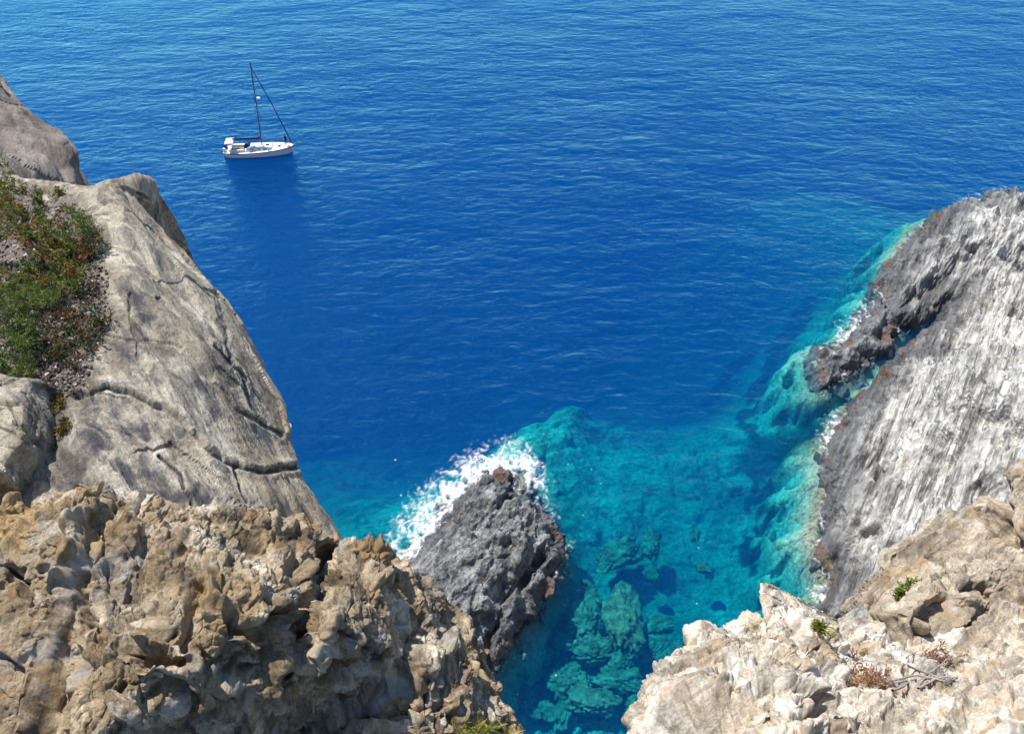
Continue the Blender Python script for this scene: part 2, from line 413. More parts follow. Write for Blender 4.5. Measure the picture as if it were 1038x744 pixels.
# ------------------------------------------------------------------ sea and seabed
def sea_material():
    m = N('sea_water'); p = m.pos()
    def wave(sc, rot, st, det, rough, dist=0.):
        return m.noise(m.vmap(p, (0, 0, rot), st), sc, det, rough, dist)
    h1 = wave(.16, R(-14), (.42, 1, 1), 3, .5); h2 = wave(.8, R(-12), (.55, 1, 1), 5, .6, .4); h3 = wave(2.4, R(-22), (.6, 1, 1), 4, .6, .2); h4 = wave(.45, R(28), (.5, 1, 1), 3, .5)
    gust = m.ramp(m.noise(p, .025, 3), [(.3, .75), (.7, 1.2)])
    h = m.math('ADD', m.math('MULTIPLY', h1, 1.5), m.math('MULTIPLY', h2, .62))
    h = m.math('ADD', h, m.math('ADD', m.math('MULTIPLY', h3, .20), m.math('MULTIPLY', h4, .45)))
    h = m.math('MULTIPLY', h, gust)
    bp = m.n('Bump'); bp.inputs['Distance'].default_value = .55; m.set(bp.inputs['Height'], h)
    fr = m.n('Fresnel'); fr.inputs[0].default_value = 1.33; m.set(fr.inputs['Normal'], bp.outputs[0])
    g = m.n('BsdfGlossy', Roughness=.04); m.set(g.inputs['Normal'], bp.outputs[0]); g.inputs['Color'].default_value = (.22, .70, 1, 1)
    t = m.n('BsdfTransparent'); x = m.n('MixShader'); m.set(x.inputs[0], fr.outputs[0])
    m.t.links.new(t.outputs[0], x.inputs[1]); m.t.links.new(g.outputs[0], x.inputs[2]); m.t.links.new(x.outputs[0], m.out.inputs[0])
    A = (.38, .054, .029); S = (.0003, .0116, .037)
    va = m.n('VolumeAbsorption'); vs_ = m.n('VolumeScatter'); ad = m.n('AddShader')
    va.inputs['Color'].default_value = tuple(1-a for a in A)+(1,); va.inputs['Density'].default_value = 1
    vs_.inputs['Color'].default_value = tuple(a/.05 for a in S)+(1,); vs_.inputs['Density'].default_value = .05
    m.t.links.new(va.outputs[0], ad.inputs[0]); m.t.links.new(vs_.outputs[0], ad.inputs[1]); m.t.links.new(ad.outputs[0], m.out.inputs['Volume'])
    return m.m
bm = bmesh.new(); bmesh.ops.create_cube(bm, size=1)
for v in bm.verts: v.co = Vector((v.co.x*6000, v.co.y*6000+1500, (v.co.z-.5)*70))
me = bpy.data.meshes.new('sea'); bm.to_mesh(me); bm.free(); me.materials.append(sea_material())
sea = bpy.data.objects.new('sea', me); COL.objects.link(sea); tag(sea, kind='structure', label='blue sea rippled by a light breeze, turquoise over the shallows')

BATHY = [(0,0,40),(300,0,40),(600,0,40),(1038,0,40),(0,100,38),(300,150,38),(600,100,38),(1038,100,30),(150,250,34),(300,300,30),(450,200,35),(450,280,30),(600,200,30),(600,280,26),
 (1200,60,35),(1300,150,22),(-200,200,38),(-200,500,20),(100,500,15),(200,700,12),(280,380,15),(330,400,13),(310,450,8.5),(350,500,6),(350,540,5.5),(390,420,18),(400,470,7),(430,380,21),(440,430,7.5),(420,500,5),
 (500,330,24),(500,400,13),(470,450,5),(545,385,7),(575,372,10),(590,345,18),(530,420,3.6),(505,445,2.5),(560,450,5),(555,500,4),
 (620,350,13),(640,345,13),(650,320,18),(640,400,9),(640,440,7),(690,430,6.2),(720,440,6.6),(740,400,10),(690,380,9.5),(690,340,14),(720,310,21),(740,480,8.5),(680,500,8.5),(620,480,8.6),(590,500,8),(600,540,8),(580,430,8),
 (800,448,15),(820,446,12),(780,470,11),(785,400,7),(770,365,11),(800,320,10.5),(820,280,12),(790,370,5.5),(815,350,3.5),(815,400,3),(830,300,3.8),(850,250,5.5),(870,225,10),(880,270,3),(900,210,7),(930,200,6),(960,190,7),(1000,175,15),(1030,180,8),(850,200,24),(800,250,20),(760,290,22),(740,330,19),(700,300,22),(780,230,30),
 (800,500,6),(812,520,2.6),(812,560,2.2),(805,480,5),(800,560,4.5),(815,600,2.0),(790,600,5.5),(830,650,1.5),(780,640,6),(750,590,9),(760,530,10),(770,560,11),(720,560,9.5),(700,620,8.2),(720,640,7),(660,560,7.8),(650,600,6.4),(610,600,6),(575,600,6),(560,640,5.5),(540,680,5.5),(520,660,6.5),(505,700,6.5),(530,725,5.6),(570,720,4.6),(600,740,4.8),(640,740,5),(640,700,5.2),(690,700,5.6),(560,580,8),(585,560,8),(500,800,5),(600,800,4),(700,800,4),(500,900,3),(400,600,4),(900,420,1.2),(880,400,1.0),(855,420,1.5),(925,345,.7),(945,322,.6),(830,420,2.2)]
bx = np.array(BATHY, float); BP = at_z(bx[:, 0], bx[:, 1], 0)[:, :2]; BD = bx[:, 2]
def bathy(X, Y):
    num = 0; den = 0
    for (a, b), d in zip(BP, BD):
        r2 = (X-a)**2+(Y-b)**2; rr = np.hypot(a, b+10); wgt = 1/(r2/(rr*rr)*900+.8)**2
        num = num+wgt*np.log(d); den = den+wgt
    return np.exp(num/den)
def seabed():
    nx, ny = 760, 860
    a = np.linspace(-1, 1, nx); X1 = 12+60*a+95*a**3; b = np.linspace(0, 1, ny); Y1 = 8+70*b+130*b**3
    X, Y = np.meshgrid(X1, Y1); d = blur(blur(bathy(X, Y), 26), 20)*1.1
    rl = [tuple(x) for x in at_z(*np.array([(505,455),(530,425),(552,398),(590,368)], float).T, 0)[:, :2]]; q0 = np.stack([X, Y, X*0], -1); d = d*(1-.36*np.exp(-(seg_dist(X+2*fbm(q0/6, 14, 4), Y+2*fbm(q0/6, 15, 4), rl)/4.4)**2))
    si = poly_sd(X, Y, ISLET); sk_ = np.maximum(poly_sd(X, Y, CLIFF), poly_sd(X, Y, REEF)); sd = np.maximum(si, sk_)
    k_ = 1+.8*fbm(q0/3.5, 44, 4); near = np.clip(-sk_*np.clip(k_, .75, 1.5), 0, 9); d = np.minimum(d, .22+near*.8+np.maximum(near-1.2, 0)**2*.5)
    near = np.clip(-si*np.clip(k_, .8, 1.5), 0, 9); d = np.minimum(d, .25+near*1.5+near**2*.5)
    d = np.where(sd > 0, .3+sd*.6, d)
    q = np.stack([X, Y, X*0], -1)
    wv = q+1.2*np.stack([fbm(q/4, 41, 3), fbm(q/4, 51, 3), X*0], -1)
    F1, F2, ID, PL = voro(wv/3.1, 5); G1, G2, ID2, PL2 = voro(wv/1.2, 9)
    dist = np.clip(1-(np.hypot(X, Y)-60)/60, .2, 1)
    hh = ((.5-F1)*.9+(ID-.5)*1.0+PL*.6)*sst(.35, .65, vnoise(q/9, 70)*.5+.55)+(.5-G1)*.28+(ID2-.5)*.25
    hh = hh+.5*fbm(q/5, 60, 5)+.12*fbm(q/.8, 66, 3)
    d = d-.72*hh*np.clip(d/5, .16, 1.1)*dist
    Z = -np.maximum(d, .12)
    return grid_mesh('seabed', np.stack([X, Y, Z], -1), seabed_mat(), {'cell': ID}, flip=False)
def seabed_mat():
    m = N('seabed_rock'); p = m.pos()
    sand = m.noise(p, .12, 5, .55, .5); c = m.ramp(sand, [(.34, (.30, .31, .23)), (.46, (.42, .42, .33)), (.55, (.52, .51, .42)), (.7, (.60, .58, .48))])
    c = m.mix(m.ramp(m.noise(p, .33, 7, .62, .7), [(.50, 0.), (.64, .6)]), c, (.09, .11, .085))
    v = m.n('TexVoronoi', feature='DISTANCE_TO_EDGE'); m.set(v.inputs['Vector'], m.vmap(p, (0, 0, 0), (1, 1, 1))); v.inputs['Scale'].default_value = 1.6
    c = m.mix(1., c, m.ramp(m.noise(p, 2.6, 6, .7), [(.3, .45), (.5, 1.), (.7, 1.45)]), 'MULTIPLY')
    # dark weed beds and the islet's painted shadow, as strips on the bottom
    for ln, wd in ((([(832,262),(812,300),(800,330),(770,368)]), 1.5), (([(770,295),(745,325)]), 1.2)):
        pass
    z = m.n('SeparateXYZ'); m.set(z.inputs[0], p)
    c = m.mix(m.attr('weed'), c, (.018, .028, .03))
    sh = m.ramp(m.math('DIVIDE', m.math('MULTIPLY', z.outputs[2], -1.), 3.), [(.1, 1.), (.75, 0.)])
    c = m.mix(m.math('MULTIPLY', sh, .7), c, m.ramp(m.noise(p, 1.3, 6, .7), [(.36, (.10, .05, .035)), (.5, (.27, .19, .14)), (.62, (.33, .29, .19))]))
    bp = m.n('Bump'); bp.inputs['Distance'].default_value = .3; m.set(bp.inputs['Height'], m.noise(p, 1.8, 8, .65))
    b = m.n('BsdfDiffuse'); m.set(b.inputs[0], c); m.set(b.inputs['Normal'], bp.outputs[0]); m.t.links.new(b.outputs[0], m.out.inputs[0]); return m.m
sb = seabed(); tag(sb, kind='structure')
# weed strips, the dark hole and the islet's painted shadow: a vertex mask in plan
co = np.zeros(len(sb.data.vertices)*3, np.float32); sb.data.vertices.foreach_get('co', co); co = co.reshape(-1, 3).astype(float)
wd = np.zeros(len(co)); qn = np.stack([co[:, 0]/3, co[:, 1]/3, co[:, 0]*0], -1); jx = co[:, 0]+1.3*fbm(qn, 81, 4); jy = co[:, 1]+1.3*fbm(qn, 91, 4)
for ln, wdt in (([(838,252),(822,285),(806,312),(797,335),(772,368)], 1.25), ([(775,292),(762,310),(745,330)], 1.3), ([(782,447),(800,447),(822,444)], 2.6), ([(765,385),(775,440),(770,500),(768,560)], .6), ([(500,640),(488,690)], 1.8)):  # last strip paints the islet's cast shadow on the bottom
    L2 = [tuple(x) for x in at_z(*np.array(ln, float).T, -4)[:, :2]]
    wd = np.maximum(wd, (1-sst(wdt*.55, wdt*1.5, seg_dist(jx, jy, L2))))
a = sb.data.attributes.new('weed', 'FLOAT', 'POINT'); a.data.foreach_set('value', (wd*.8).astype(np.float32))

# ------------------------------------------------------------------ foam
def foam():
    xs = np.arange(-12, 92, .11); ys = np.arange(22, 112, .11); X, Y = np.meshgrid(xs, ys)
    def pd(px, r, w=1.):
        c = at_z(px[0], px[1], 0)[:2]; return w*np.exp(-((X-c[0])**2+(Y-c[1])**2)/(r*r))
    si = poly_sd(X, Y, ISLET); sc_ = np.maximum(poly_sd(X, Y, CLIFF), poly_sd(X, Y, REEF))
    wi = 0
    for px, r, w_ in (((420,535),3.6,.95),((395,560),2.6,.8),((440,500),3.0,.9),((470,478),2.4,1),((500,462),2.6,1),((530,465),2.3,1),((548,490),2.0,.95),((560,520),1.5,.6),((575,555),1.6,.45),((570,590),1.5,.3),((520,448),2.6,.55)): wi = wi+pd(px, r, w_)
    f = np.minimum(wi, 1.15)*np.exp(-np.clip(-si-.3, 0, 9)/3.8)
    f = np.maximum(f, np.exp(-np.clip(-si, 0, 9)/.35)*.5)
    wc = 0
    for px, r, w_ in (((1000,192),4.5,.9),((960,202),4,.8),((975,196),3,.5),((1022,182),3.5,.6),((900,295),3,.5),((875,310),3.5,.7),((850,335),3,.8),((858,330),3,.5),((835,372),2.2,.5),((845,425),2.5,.9),((835,447),2.3,.8),((880,390),2.5,.5),((828,480),2,.5),((822,560),1.8,.6),((826,600),2,.8),((835,630),2.2,.8),((905,365),2.5,.3)): wc = wc+pd(px, r, w_)
    f = np.maximum(f, .8*np.minimum(wc, 1)*np.exp(-np.clip(-sc_-.2, 0, 9)/1.7))
    f = np.maximum(f, np.exp(-np.clip(-sc_, 0, 9)/.3)*.45)
    # stray foam flecks, doubling as painted sun sparkle on the water
    fl = pd((430,505),5,.5)+pd((565,490),3.5,.5)+pd((575,460),3,.35)+pd((590,735),3,.45)+pd((575,530),3,.25)+pd((690,600),4,.14)+pd((400,470),6,.2)
    q = np.stack([X, Y, X*0], -1); qq = q+.5*np.stack([fbm(q/1.6, 3, 3), fbm(q/1.6, 13, 3), X*0], -1)
    rg = ridged(qq*np.array([1, .8, 1])/1.5, 31, 5, .6); fn = fbm(q/.45, 21, 3)
    F1, F2, ID, PL = voro(q/.42, 8)
    rg2 = ridged(qq*np.array([1, .8, 1])/.62, 37, 4, .6); v = f*1.15+(rg-.35)*.85+(rg2-.4)*.65+fn*.25-.78-.6*(1-sst(0, .3, f))
    fleck = (ID < fl*.08) & (F1 < .16)
    v = np.where(fleck, .9, v); ins = (si > .7) | (sc_ > .7)
    cov = np.clip(sst(-.08, .95, v), 0, 1)**1.15; mask = (cov > .03) & ~ins
    mask = mask | np.roll(mask, 1, 0) | np.roll(mask, -1, 0) | np.roll(mask, 1, 1) | np.roll(mask, -1, 1)
    Z = .03+.16*cov*(1+.5*fn)
    m = N('foam'); x = m.n('MixShader'); t = m.n('BsdfTransparent'); d = m.n('BsdfDiffuse'); d.inputs[0].default_value = (.86, .88, .9, 1)
    fine = m.ramp(m.noise(m.pos(), 5.5, 5, .7), [(.34, .3), (.6, .95)])
    m.set(x.inputs[0], m.math('MULTIPLY', m.attr('cover'), fine)); m.t.links.new(t.outputs[0], x.inputs[1]); m.t.links.new(d.outputs[0], x.inputs[2]); m.t.links.new(x.outputs[0], m.out.inputs[0])
    o = grid_mesh('sea_foam', np.stack([X, Y, Z], -1), m.m, {'cover': cov}, mask=mask)
    tag(o, 'white foam of small waves breaking around the rocks', 'foam', kind='stuff')
foam()

# ------------------------------------------------------------------ rock materials
G_SLAB = frame((2.6, -4.1, -2)); G_ROUGH = frame((.5, -1.6, .5)); G_BED = frame((.56, .83, .10)); G_BED2 = frame((5.9, 4.4, -1.3))
TAN = [(.11,.08,.05),(.29,.215,.13),(.45,.365,.25),(.62,.545,.435)]
M_SLAB = rock_mat('smooth_grey_tan_rock', [(.15,.125,.095),(.30,.255,.19),(.43,.38,.295),(.58,.53,.45)], .62, G_SLAB, (.16, 1, 1), .8,
    stain=[((.27,.18,.10), .5, .52, .7, .55, 1), ((.045,.042,.045), .9, .54, .64, .75, 2), ((.42,.40,.37), .7, .56, .7, .5, 21)], dark=((.06,.055,.055), 1.1, .54, .64, .7), bump=.07, celldark=.3, lichen_crackshade=True, soil=((.045,.036,.034), (.20,.16,.135)))
M_FAR = rock_mat('dark_grey_slab_rock', [(.08,.066,.058),(.15,.125,.105),(.22,.19,.16),(.31,.28,.24)], .6, G_SLAB, (.2, 1, 1), 1.6,
    dark=((.05,.045,.045), .6, .5, .64, .7), stain=[((.2,.13,.08), .4, .55, .7, .5, 4)], bump=.06)
M_ROUGH = rock_mat('rough_weathered_rock', TAN, .35, G_ROUGH, (.45, 1, 1), .55,
    stain=[((.33,.20,.075), 1.3, .5, .66, .6, 3), ((.46,.44,.41), 1.6, .54, .66, .7, 5), ((.075,.07,.075), 2.2, .56, .68, .75, 6), ((.42,.30,.05), 2.0, .68, .74, .6, 8)], bump=.07, celldark=.55, soil=((.22,.13,.05), (.50,.36,.18)))
M_PALE = rock_mat('pale_weathered_rock', [(.19,.15,.105),(.40,.345,.265),(.56,.51,.43),(.70,.67,.61)], .45, G_BED2, (.4, 1, 1), .7,
    stain=[((.38,.25,.13), .9, .50, .64, .65, 9), ((.62,.60,.57), 1.2, .56, .68, .6, 10), ((.12,.10,.09), 2.0, .62, .70, .6, 11)], bump=.035, celldark=.35)
M_BROWN = rock_mat('brown_grained_rock', [(.13,.10,.07),(.27,.22,.16),(.39,.335,.255),(.51,.455,.37)], .6, G_BED2, (.2, 1, 1), .8,
    stain=[((.34,.22,.11), .6, .5, .66, .6, 12), ((.5,.48,.45), .9, .57, .68, .5, 13)], dark=((.06,.05,.045), 1.6, .6, .68, .6), bump=.05, celldark=.35)
M_CLIFF = rock_mat('banded_grey_cliff_rock', [(.14,.138,.13),(.33,.32,.30),(.48,.465,.43),(.62,.60,.555)], .6, G_BED, (.09, 1, .5), .9,
    stain=[((.5,.44,.33), .12, .5, .68, .45, 14), ((.66,.64,.60), .18, .52, .66, .5, 15), ((.08,.078,.075), 1.3, .60, .68, .8, 22)], dark=((.07,.07,.072), 1.5, .55, .64, .75), vein=((.68,.66,.62), 1.1, .035, .7), wet=2.0, bump=.16, celldark=.3, alg=True, sliver=.48, slst=(.05, 1, .4))
M_ISLET = rock_mat('wet_grey_islet_rock', [(.06,.062,.064),(.15,.155,.158),(.26,.267,.265),(.42,.43,.42)], .55, G_BED, (.22, 1, 1), 1.0,
    stain=[((.035,.036,.042), .35, .5, .62, .7, 16), ((.26,.25,.22), .8, .58, .7, .5, 17)], vein=((.45,.46,.47), .9, .02, .5), wet=1.5, bump=.09, celldark=.4, alg=True)

# ------------------------------------------------------------------ sea-level rocks
def height_rock(name, poly, hfun, s_ax, box, step, comps, mat, zone=None, **tags):
    a = np.arange(box[0], box[1], step); b = np.arange(box[2], box[3], step); A, B = np.meshgrid(a, b)
    ex = np.array(s_ax)/np.hypot(*s_ax); ey = np.array([-ex[1], ex[0]]); o = np.array(box[4])
    X = o[0]+A*ex[0]+B*ey[0]; Y = o[1]+A*ex[1]+B*ey[1]
    q = np.stack([X, Y, X*0], -1); sd = poly_sd(X, Y, poly)
    sd = sd+.35*fbm(q/1.6, 17, 4)
    P = np.stack([X, Y, hfun(X, Y, sd)], -1)
    P2, att = disp(P, orient(P, (0, 0, 1)), comps, 3, False)
    keep = P2[..., 2] > -1.0
    zn = zone(X, Y, sd) if zone else X*0
    o = grid_mesh(name, P2, mat, {'cell': att, 'zone': zn}, mask=keep, flip=orient(P2, (0, 0, 1)) < 0, smooth=False); RMESH[name] = P2; return tag(o, **tags)

def h_cliff(X, Y, sd):
    q = np.stack([X, Y, X*0], -1); e = np.clip(sd, 0, 60)
    z = np.where(sd < 0, sd*1.1, np.minimum(sd*1.25, 1.6)+.72*np.clip(e-1.3, 0, 9)+.95*np.clip(e-10, 0, 30))
    # low columnar headland at the far end stays flatter
    s = (X-30)*.634+(Y-43)*.775; far = sst(30, 52, s)
    z = z*(1-.25*far)
    z = z+np.clip(e/4, 0, 1)*1.3*fbm(q/7, 5, 3)
    return z
def z_cliff(X, Y, sd):
    q = np.stack([X, Y, X*0], -1) @ G_BED.T; n_ = fbm(q/np.array([7, 1.6, 1]), 55, 5)
    s = (X-30)*.634+(Y-43)*.775
    lim = 1.9+3.3*sst(34, 46, s)*(1-sst(60, 75, s))+1.5*(1-sst(2, 14, s))
    return 1-sst(-1.6, 2.2, sd-lim+2.6*n_)
def bedsteps(P):
    q = P @ G_BED.T; t = q[..., 1]*.95+q[..., 2]*.25+.5*fbm(P/5, 71, 3)
    k = t/1.35; w_ = k-np.floor(k); saw = (sst(0, .75, w_)*.75-sst(.75, 1, w_)*.75)
    k2 = (t+.2*fbm(P/1.5, 72, 3))/.42; w2 = k2-np.floor(k2)
    return .62*saw*(.4+.6*np.clip(vnoise(P/4, 73)+.5, 0, 1))+.2*(sst(0, .8, w2)-sst(.8, 1, w2))*np.clip(vnoise(P/3, 75)+.6, 0, 1)
def bedsteps2(P):
    q = P @ G_BED.T; t = (q[..., 1]*.9-q[..., 2]*.35+.35*fbm(P/3, 78, 4))/.8; w_ = t-np.floor(t)
    return .2*(sst(0, .85, w_)-sst(.85, 1, w_))*np.clip(vnoise(P/2.5, 79)+.5, 0, 1)
height_rock('cliff', CLIFF, h_cliff, (.634, .775), (-34, 88, -38, 16, (30, 43)), .125,
    [facets(5.5, .9, 21, G_BED, (2.6, .8, 1), .3, .2), bedsteps, facets(1.5, .32, 22, G_BED, (3.2, 1, 1), .4, .4, att=False), bedsteps2, facets(.55, .15, 23, G_BED, (3.5, 1, 1), .2, .4, att=False), rough(1.1, .07, 24, G_BED, (4, 1, 1), 5, .6),
     facets(2.2, .05, 27, G_BED, (3, .6, 1), .6, .2, att=True)],
    M_CLIFF, zone=z_cliff, kind='structure')
def h_islet(X, Y, sd):
    q = np.stack([X, Y, X*0], -1)
    tip = at_z(505, 470, 0)[:2]; base = at_z(455, 640, 0)[:2]; ax = (base-tip)/np.linalg.norm(base-tip)
    s = (X-tip[0])*ax[0]+(Y-tip[1])*ax[1]; top = .9+2.9*sst(1, 10, s)+1.2*sst(9, 15, s)
    z = np.where(sd < 0, sd*1.1, top*(1-np.exp(-1.45*sd/top)))
    for ln, dp, wd in (([(548,560),(505,612),(488,665)], 1.7, .75), ([(470,520),(455,560)], .7, .5), ([(515,500),(480,560)], .5, .4)):
        L2 = [tuple(x) for x in at_z(*np.array(ln, float).T, 2.)[:, :2]]
        z = z-dp*np.exp(-(seg_dist(X+.4*fbm(q/2, 8, 3), Y+.4*fbm(q/2, 9, 3), L2)/wd)**2)*sst(.2, 1.4, sd)
    L2 = [tuple(x) for x in at_z(*np.array([(545,520),(558,556),(530,600),(505,650)], float).T, 1.5)[:, :2]]
    z = z+.8*np.exp(-(seg_dist(X, Y, L2)/.9)**2)*sst(0, 1., sd)
    return z+.25*fbm(q/2.5, 3, 3)*np.clip(sd, 0, 1)
height_rock('rock_islet', ISLET, h_islet, (.4, .9), (-12, 16, -11, 11, tuple(at_z(480, 580, 0)[:2])), .06,
    [facets(2.4, .55, 31, G_BED, (2, 1, 1), .2, .25), facets(.9, .34, 32, G_BED, (2.8, 1, 1), .15, .4), rough(1.2, .06, 34, G_BED, (3, .6, 1), 5, .6), facets(.36, .13, 33, G_BED, (2, 1, 1), .2, .4), facets(.16, .035, 35, G_BED, (1.6, 1, 1), .2, .4, att=True)],
    M_ISLET, label='jagged dark grey rock islet ringed by white foam below the cliffs', cat='rock')
def h_reef(X, Y, sd):
    q = np.stack([X, Y, X*0], -1); return np.where(sd < 0, sd*.9, 1.5*(1-np.exp(-sd*1.1)))+.5*fbm(q/2, 4, 4)*np.clip(sd+.3, 0, 1)
height_rock('reef', REEF, h_reef, (.634, .775), (-12, 12, -7, 7, tuple(at_z(868, 350, 0)[:2])), .09,
    [facets(1.6, .45, 41, G_BED, (2, 1, 1), .3, .3), facets(.6, .16, 42, G_BED, (2, 1, 1), .3, .4, att=True), rough(.8, .12, 43, G_BED, (2, 1, 1), 5, .6, True)],
    M_ISLET, label='low wave-washed reef with rust red and yellow weed beside the banded cliff', cat='rock')

# ------------------------------------------------------------------ near rocks (nets of photo pixel + distance)
def tr(net): return net
SK_R = [(.25,.25,-.35),(-.1,1.0,-2.2),(-4,6,-16),(-12,14,-54)]
FAR_SLAB = [[(-140,-60,34),(-90,-20,34),(-50,20,34.5),(-25,55,35.5)],
 [(-140,60,30),(-80,70,30.5),(-30,80,31.5),(8,92,33)],
 [(-140,110,27),(-80,115,28),(-15,118,29),(40,122,31.5)],
 [(-140,150,25),(-70,155,26),(0,155,27),(70,152,30)],
 [(-140,190,24),(-60,195,25),(15,190,26),(85,188,29.5)],
 [(-140,250,23),(-60,250,24),(20,245,25),(98,245,29)]]
SLAB = [[(-70,185,19),(-10,192,18),(45,198,17.2),(85,196,16.8),(112,192,16.6),(130,200,17.2)],
 [(-70,235,16.5),(-10,240,15.8),(50,240,15.2),(105,235,15),(146,246,15.4),(180,260,17.2)],
 [(-70,290,14.5),(-10,290,13.8),(60,290,13.3),(130,290,13.2),(178,300,13.8),(228,308,16.3)],
 [(-70,340,13),(-10,340,12.3),(65,340,12),(150,345,12.2),(208,350,13),(261,365,15.6)],
 [(-70,390,11.8),(-10,390,11.2),(75,395,11),(165,405,11.3),(233,410,12.3),(282,415,14.6)],
 [(-70,440,10.8),(-10,440,10.3),(80,445,10.1),(175,455,10.6),(252,458,11.8),(293,457,13.8)],
 [(-70,490,9.9),(-10,490,9.5),(85,495,9.4),(185,505,10),(275,502,11.3),(318,502,13)],
 [(-70,540,9.2),(-10,545,8.9),(90,550,8.8),(190,560,9.4),(290,550,11.2),(347,548,12.7)],
 [(-70,620,8.3),(-10,620,8.2),(90,620,8.1),(200,620,8.7),(300,600,10.6),(370,600,12.2)]]
ROUGH = [[(-60,500,7.4),(0,514,7.2),(38,494,7),(70,484,6.9),(100,492,6.9),(150,503,7),(200,503,7),(250,510,7.2),(300,520,7.4),(328,543,7.8),(350,543,7.6),(385,548,7.9),(408,568,8.4),(440,603,8.9),(466,645,9.3),(482,672,9.6)],
 [(-60,540,6.8),(0,545,6.6),(38,535,6.4),(72,528,6.3),(103,532,6.3),(152,540,6.4),(202,540,6.4),(250,545,6.5),(292,556,6.7),(318,580,7.6),(342,575,6.9),(372,580,7.1),(393,600,7.6),(420,630,8.1),(446,660,8.6),(468,682,9.1)],
 [(-60,600,6.2),(0,600,6.1),(38,595,6),(72,590,5.9),(103,592,5.85),(150,598,5.8),(196,600,5.8),(242,600,5.9),(282,608,6.1),(308,630,7.1),(328,618,6.4),(355,622,6.6),(378,640,7),(402,658,7.6),(428,676,8.2),(455,692,8.8)],
 [(-60,660,5.8),(0,660,5.7),(38,660,5.6),(72,655,5.5),(103,655,5.45),(150,660,5.5),(195,665,5.8),(236,665,6.1),(272,665,6.3),(296,672,7.0),(315,665,6.5),(340,668,6.7),(362,680,7.1),(388,690,7.7),(415,698,8.2),(445,705,8.6)],
 [(-60,720,5.4),(0,720,5.3),(38,720,5.2),(72,720,5.1),(103,720,5.1),(150,722,5.6),(190,720,6.2),(228,718,6.6),(262,718,6.8),(282,722,7.3),(302,712,7.1),(328,706,7.3),(352,706,7.7),(378,712,8.1),(408,718,8.3),(438,722,8.4)],
 [(-60,790,5),(0,790,4.9),(38,790,4.85),(72,790,4.8),(103,790,4.8),(150,790,5.7),(190,790,6.4),(228,790,6.8),(262,790,7.1),(282,780,7.4),(302,765,7.5),(328,750,7.8),(352,745,8.0),(378,745,8.2),(408,750,8.2),(438,755,8.2)]]
LEDGE = [[(420,642,8.5),(440,645,8.6),(460,652,8.85),(478,664,9.2),(486,674,9.6)],
 [(405,672,8),(428,672,8.1),(455,678,8.4),(482,685,8.8),(500,697,9.4)],
 [(396,700,7.6),(425,700,7.7),(455,705,8),(488,712,8.5),(514,725,9.2)],
 [(375,727,7.3),(412,728,7.3),(450,732,7.6),(490,738,8.2),(524,750,9)],
 [(350,775,6.9),(400,770,6.9),(450,775,7.2),(500,780,7.9),(545,790,8.8)]]
LEFT_BLOCK = [[(-80,372,11),(-30,376,10.6),(5,382,10.3),(28,388,10.2),(44,396,10.4)],
 [(-80,410,10.2),(-30,410,9.8),(5,412,9.6),(28,415,9.5),(47,420,9.8)],
 [(-80,440,9.8),(-30,440,9.4),(3,442,9.2),(25,445,9.15),(42,450,9.4)],
 [(-80,475,9.4),(-30,472,9.1),(-2,472,9),(12,470,9),(26,470,9.2)]]
NEAR_R = [[(632,790,7.6),(642,745,7.8),(655,713,8.2),(672,685,8.8),(692,661,9.5),(722,648,10.2),(757,642,10.8),(790,628,11.6),(825,632,12.5),(850,644,13.5),(885,644,14),(930,652,14),(985,650,14),(1040,640,14),(1110,630,14)],
 [(665,795,7),(672,758,7.2),(684,732,7.5),(698,708,8.0),(716,688,8.5),(742,676,8.9),(770,668,9.3),(800,655,10.6),(832,655,11.6),(858,665,12.2),(892,672,12.4),(935,678,12.4),(988,675,12.2),(1040,668,12),(1110,660,12)],
 [(700,800,6.4),(708,775,6.6),(718,752,7.0),(730,730,7.3),(745,712,7.7),(764,702,8.0),(788,694,8.5),(812,688,9.9),(840,688,10.4),(866,694,10.6),(900,700,10.6),(940,704,10.5),(990,700,10.2),(1040,696,10),(1110,690,10)],
 [(740,810,5.9),(748,790,6),(757,770,6.3),(766,752,6.6),(778,738,6.9),(794,728,7.2),(812,722,8.0),(832,718,8.9),(854,718,9.1),(878,722,9.1),(910,728,9.0),(948,730,8.8),(992,728,8.5),(1040,724,8.2),(1110,720,8.1)],
 [(780,850,5.4),(788,840,5.5),(795,820,5.7),(803,805,5.9),(812,790,6.2),(825,778,6.6),(840,772,7.2),(855,768,7.7),(872,766,7.8),(894,768,7.7),(922,772,7.6),(955,775,7.4),(996,775,7.1),(1040,772,6.9),(1110,770,6.8)],
 [(800,930,5),(808,920,5),(815,900,5.1),(823,885,5.2),(832,870,5.5),(845,860,5.8),(860,850,6.2),(875,846,6.5),(892,845,6.6),(914,846,6.6),(942,850,6.6),(975,852,6.4),(1016,852,6.2),(1060,850,6.1),(1130,850,6)]]
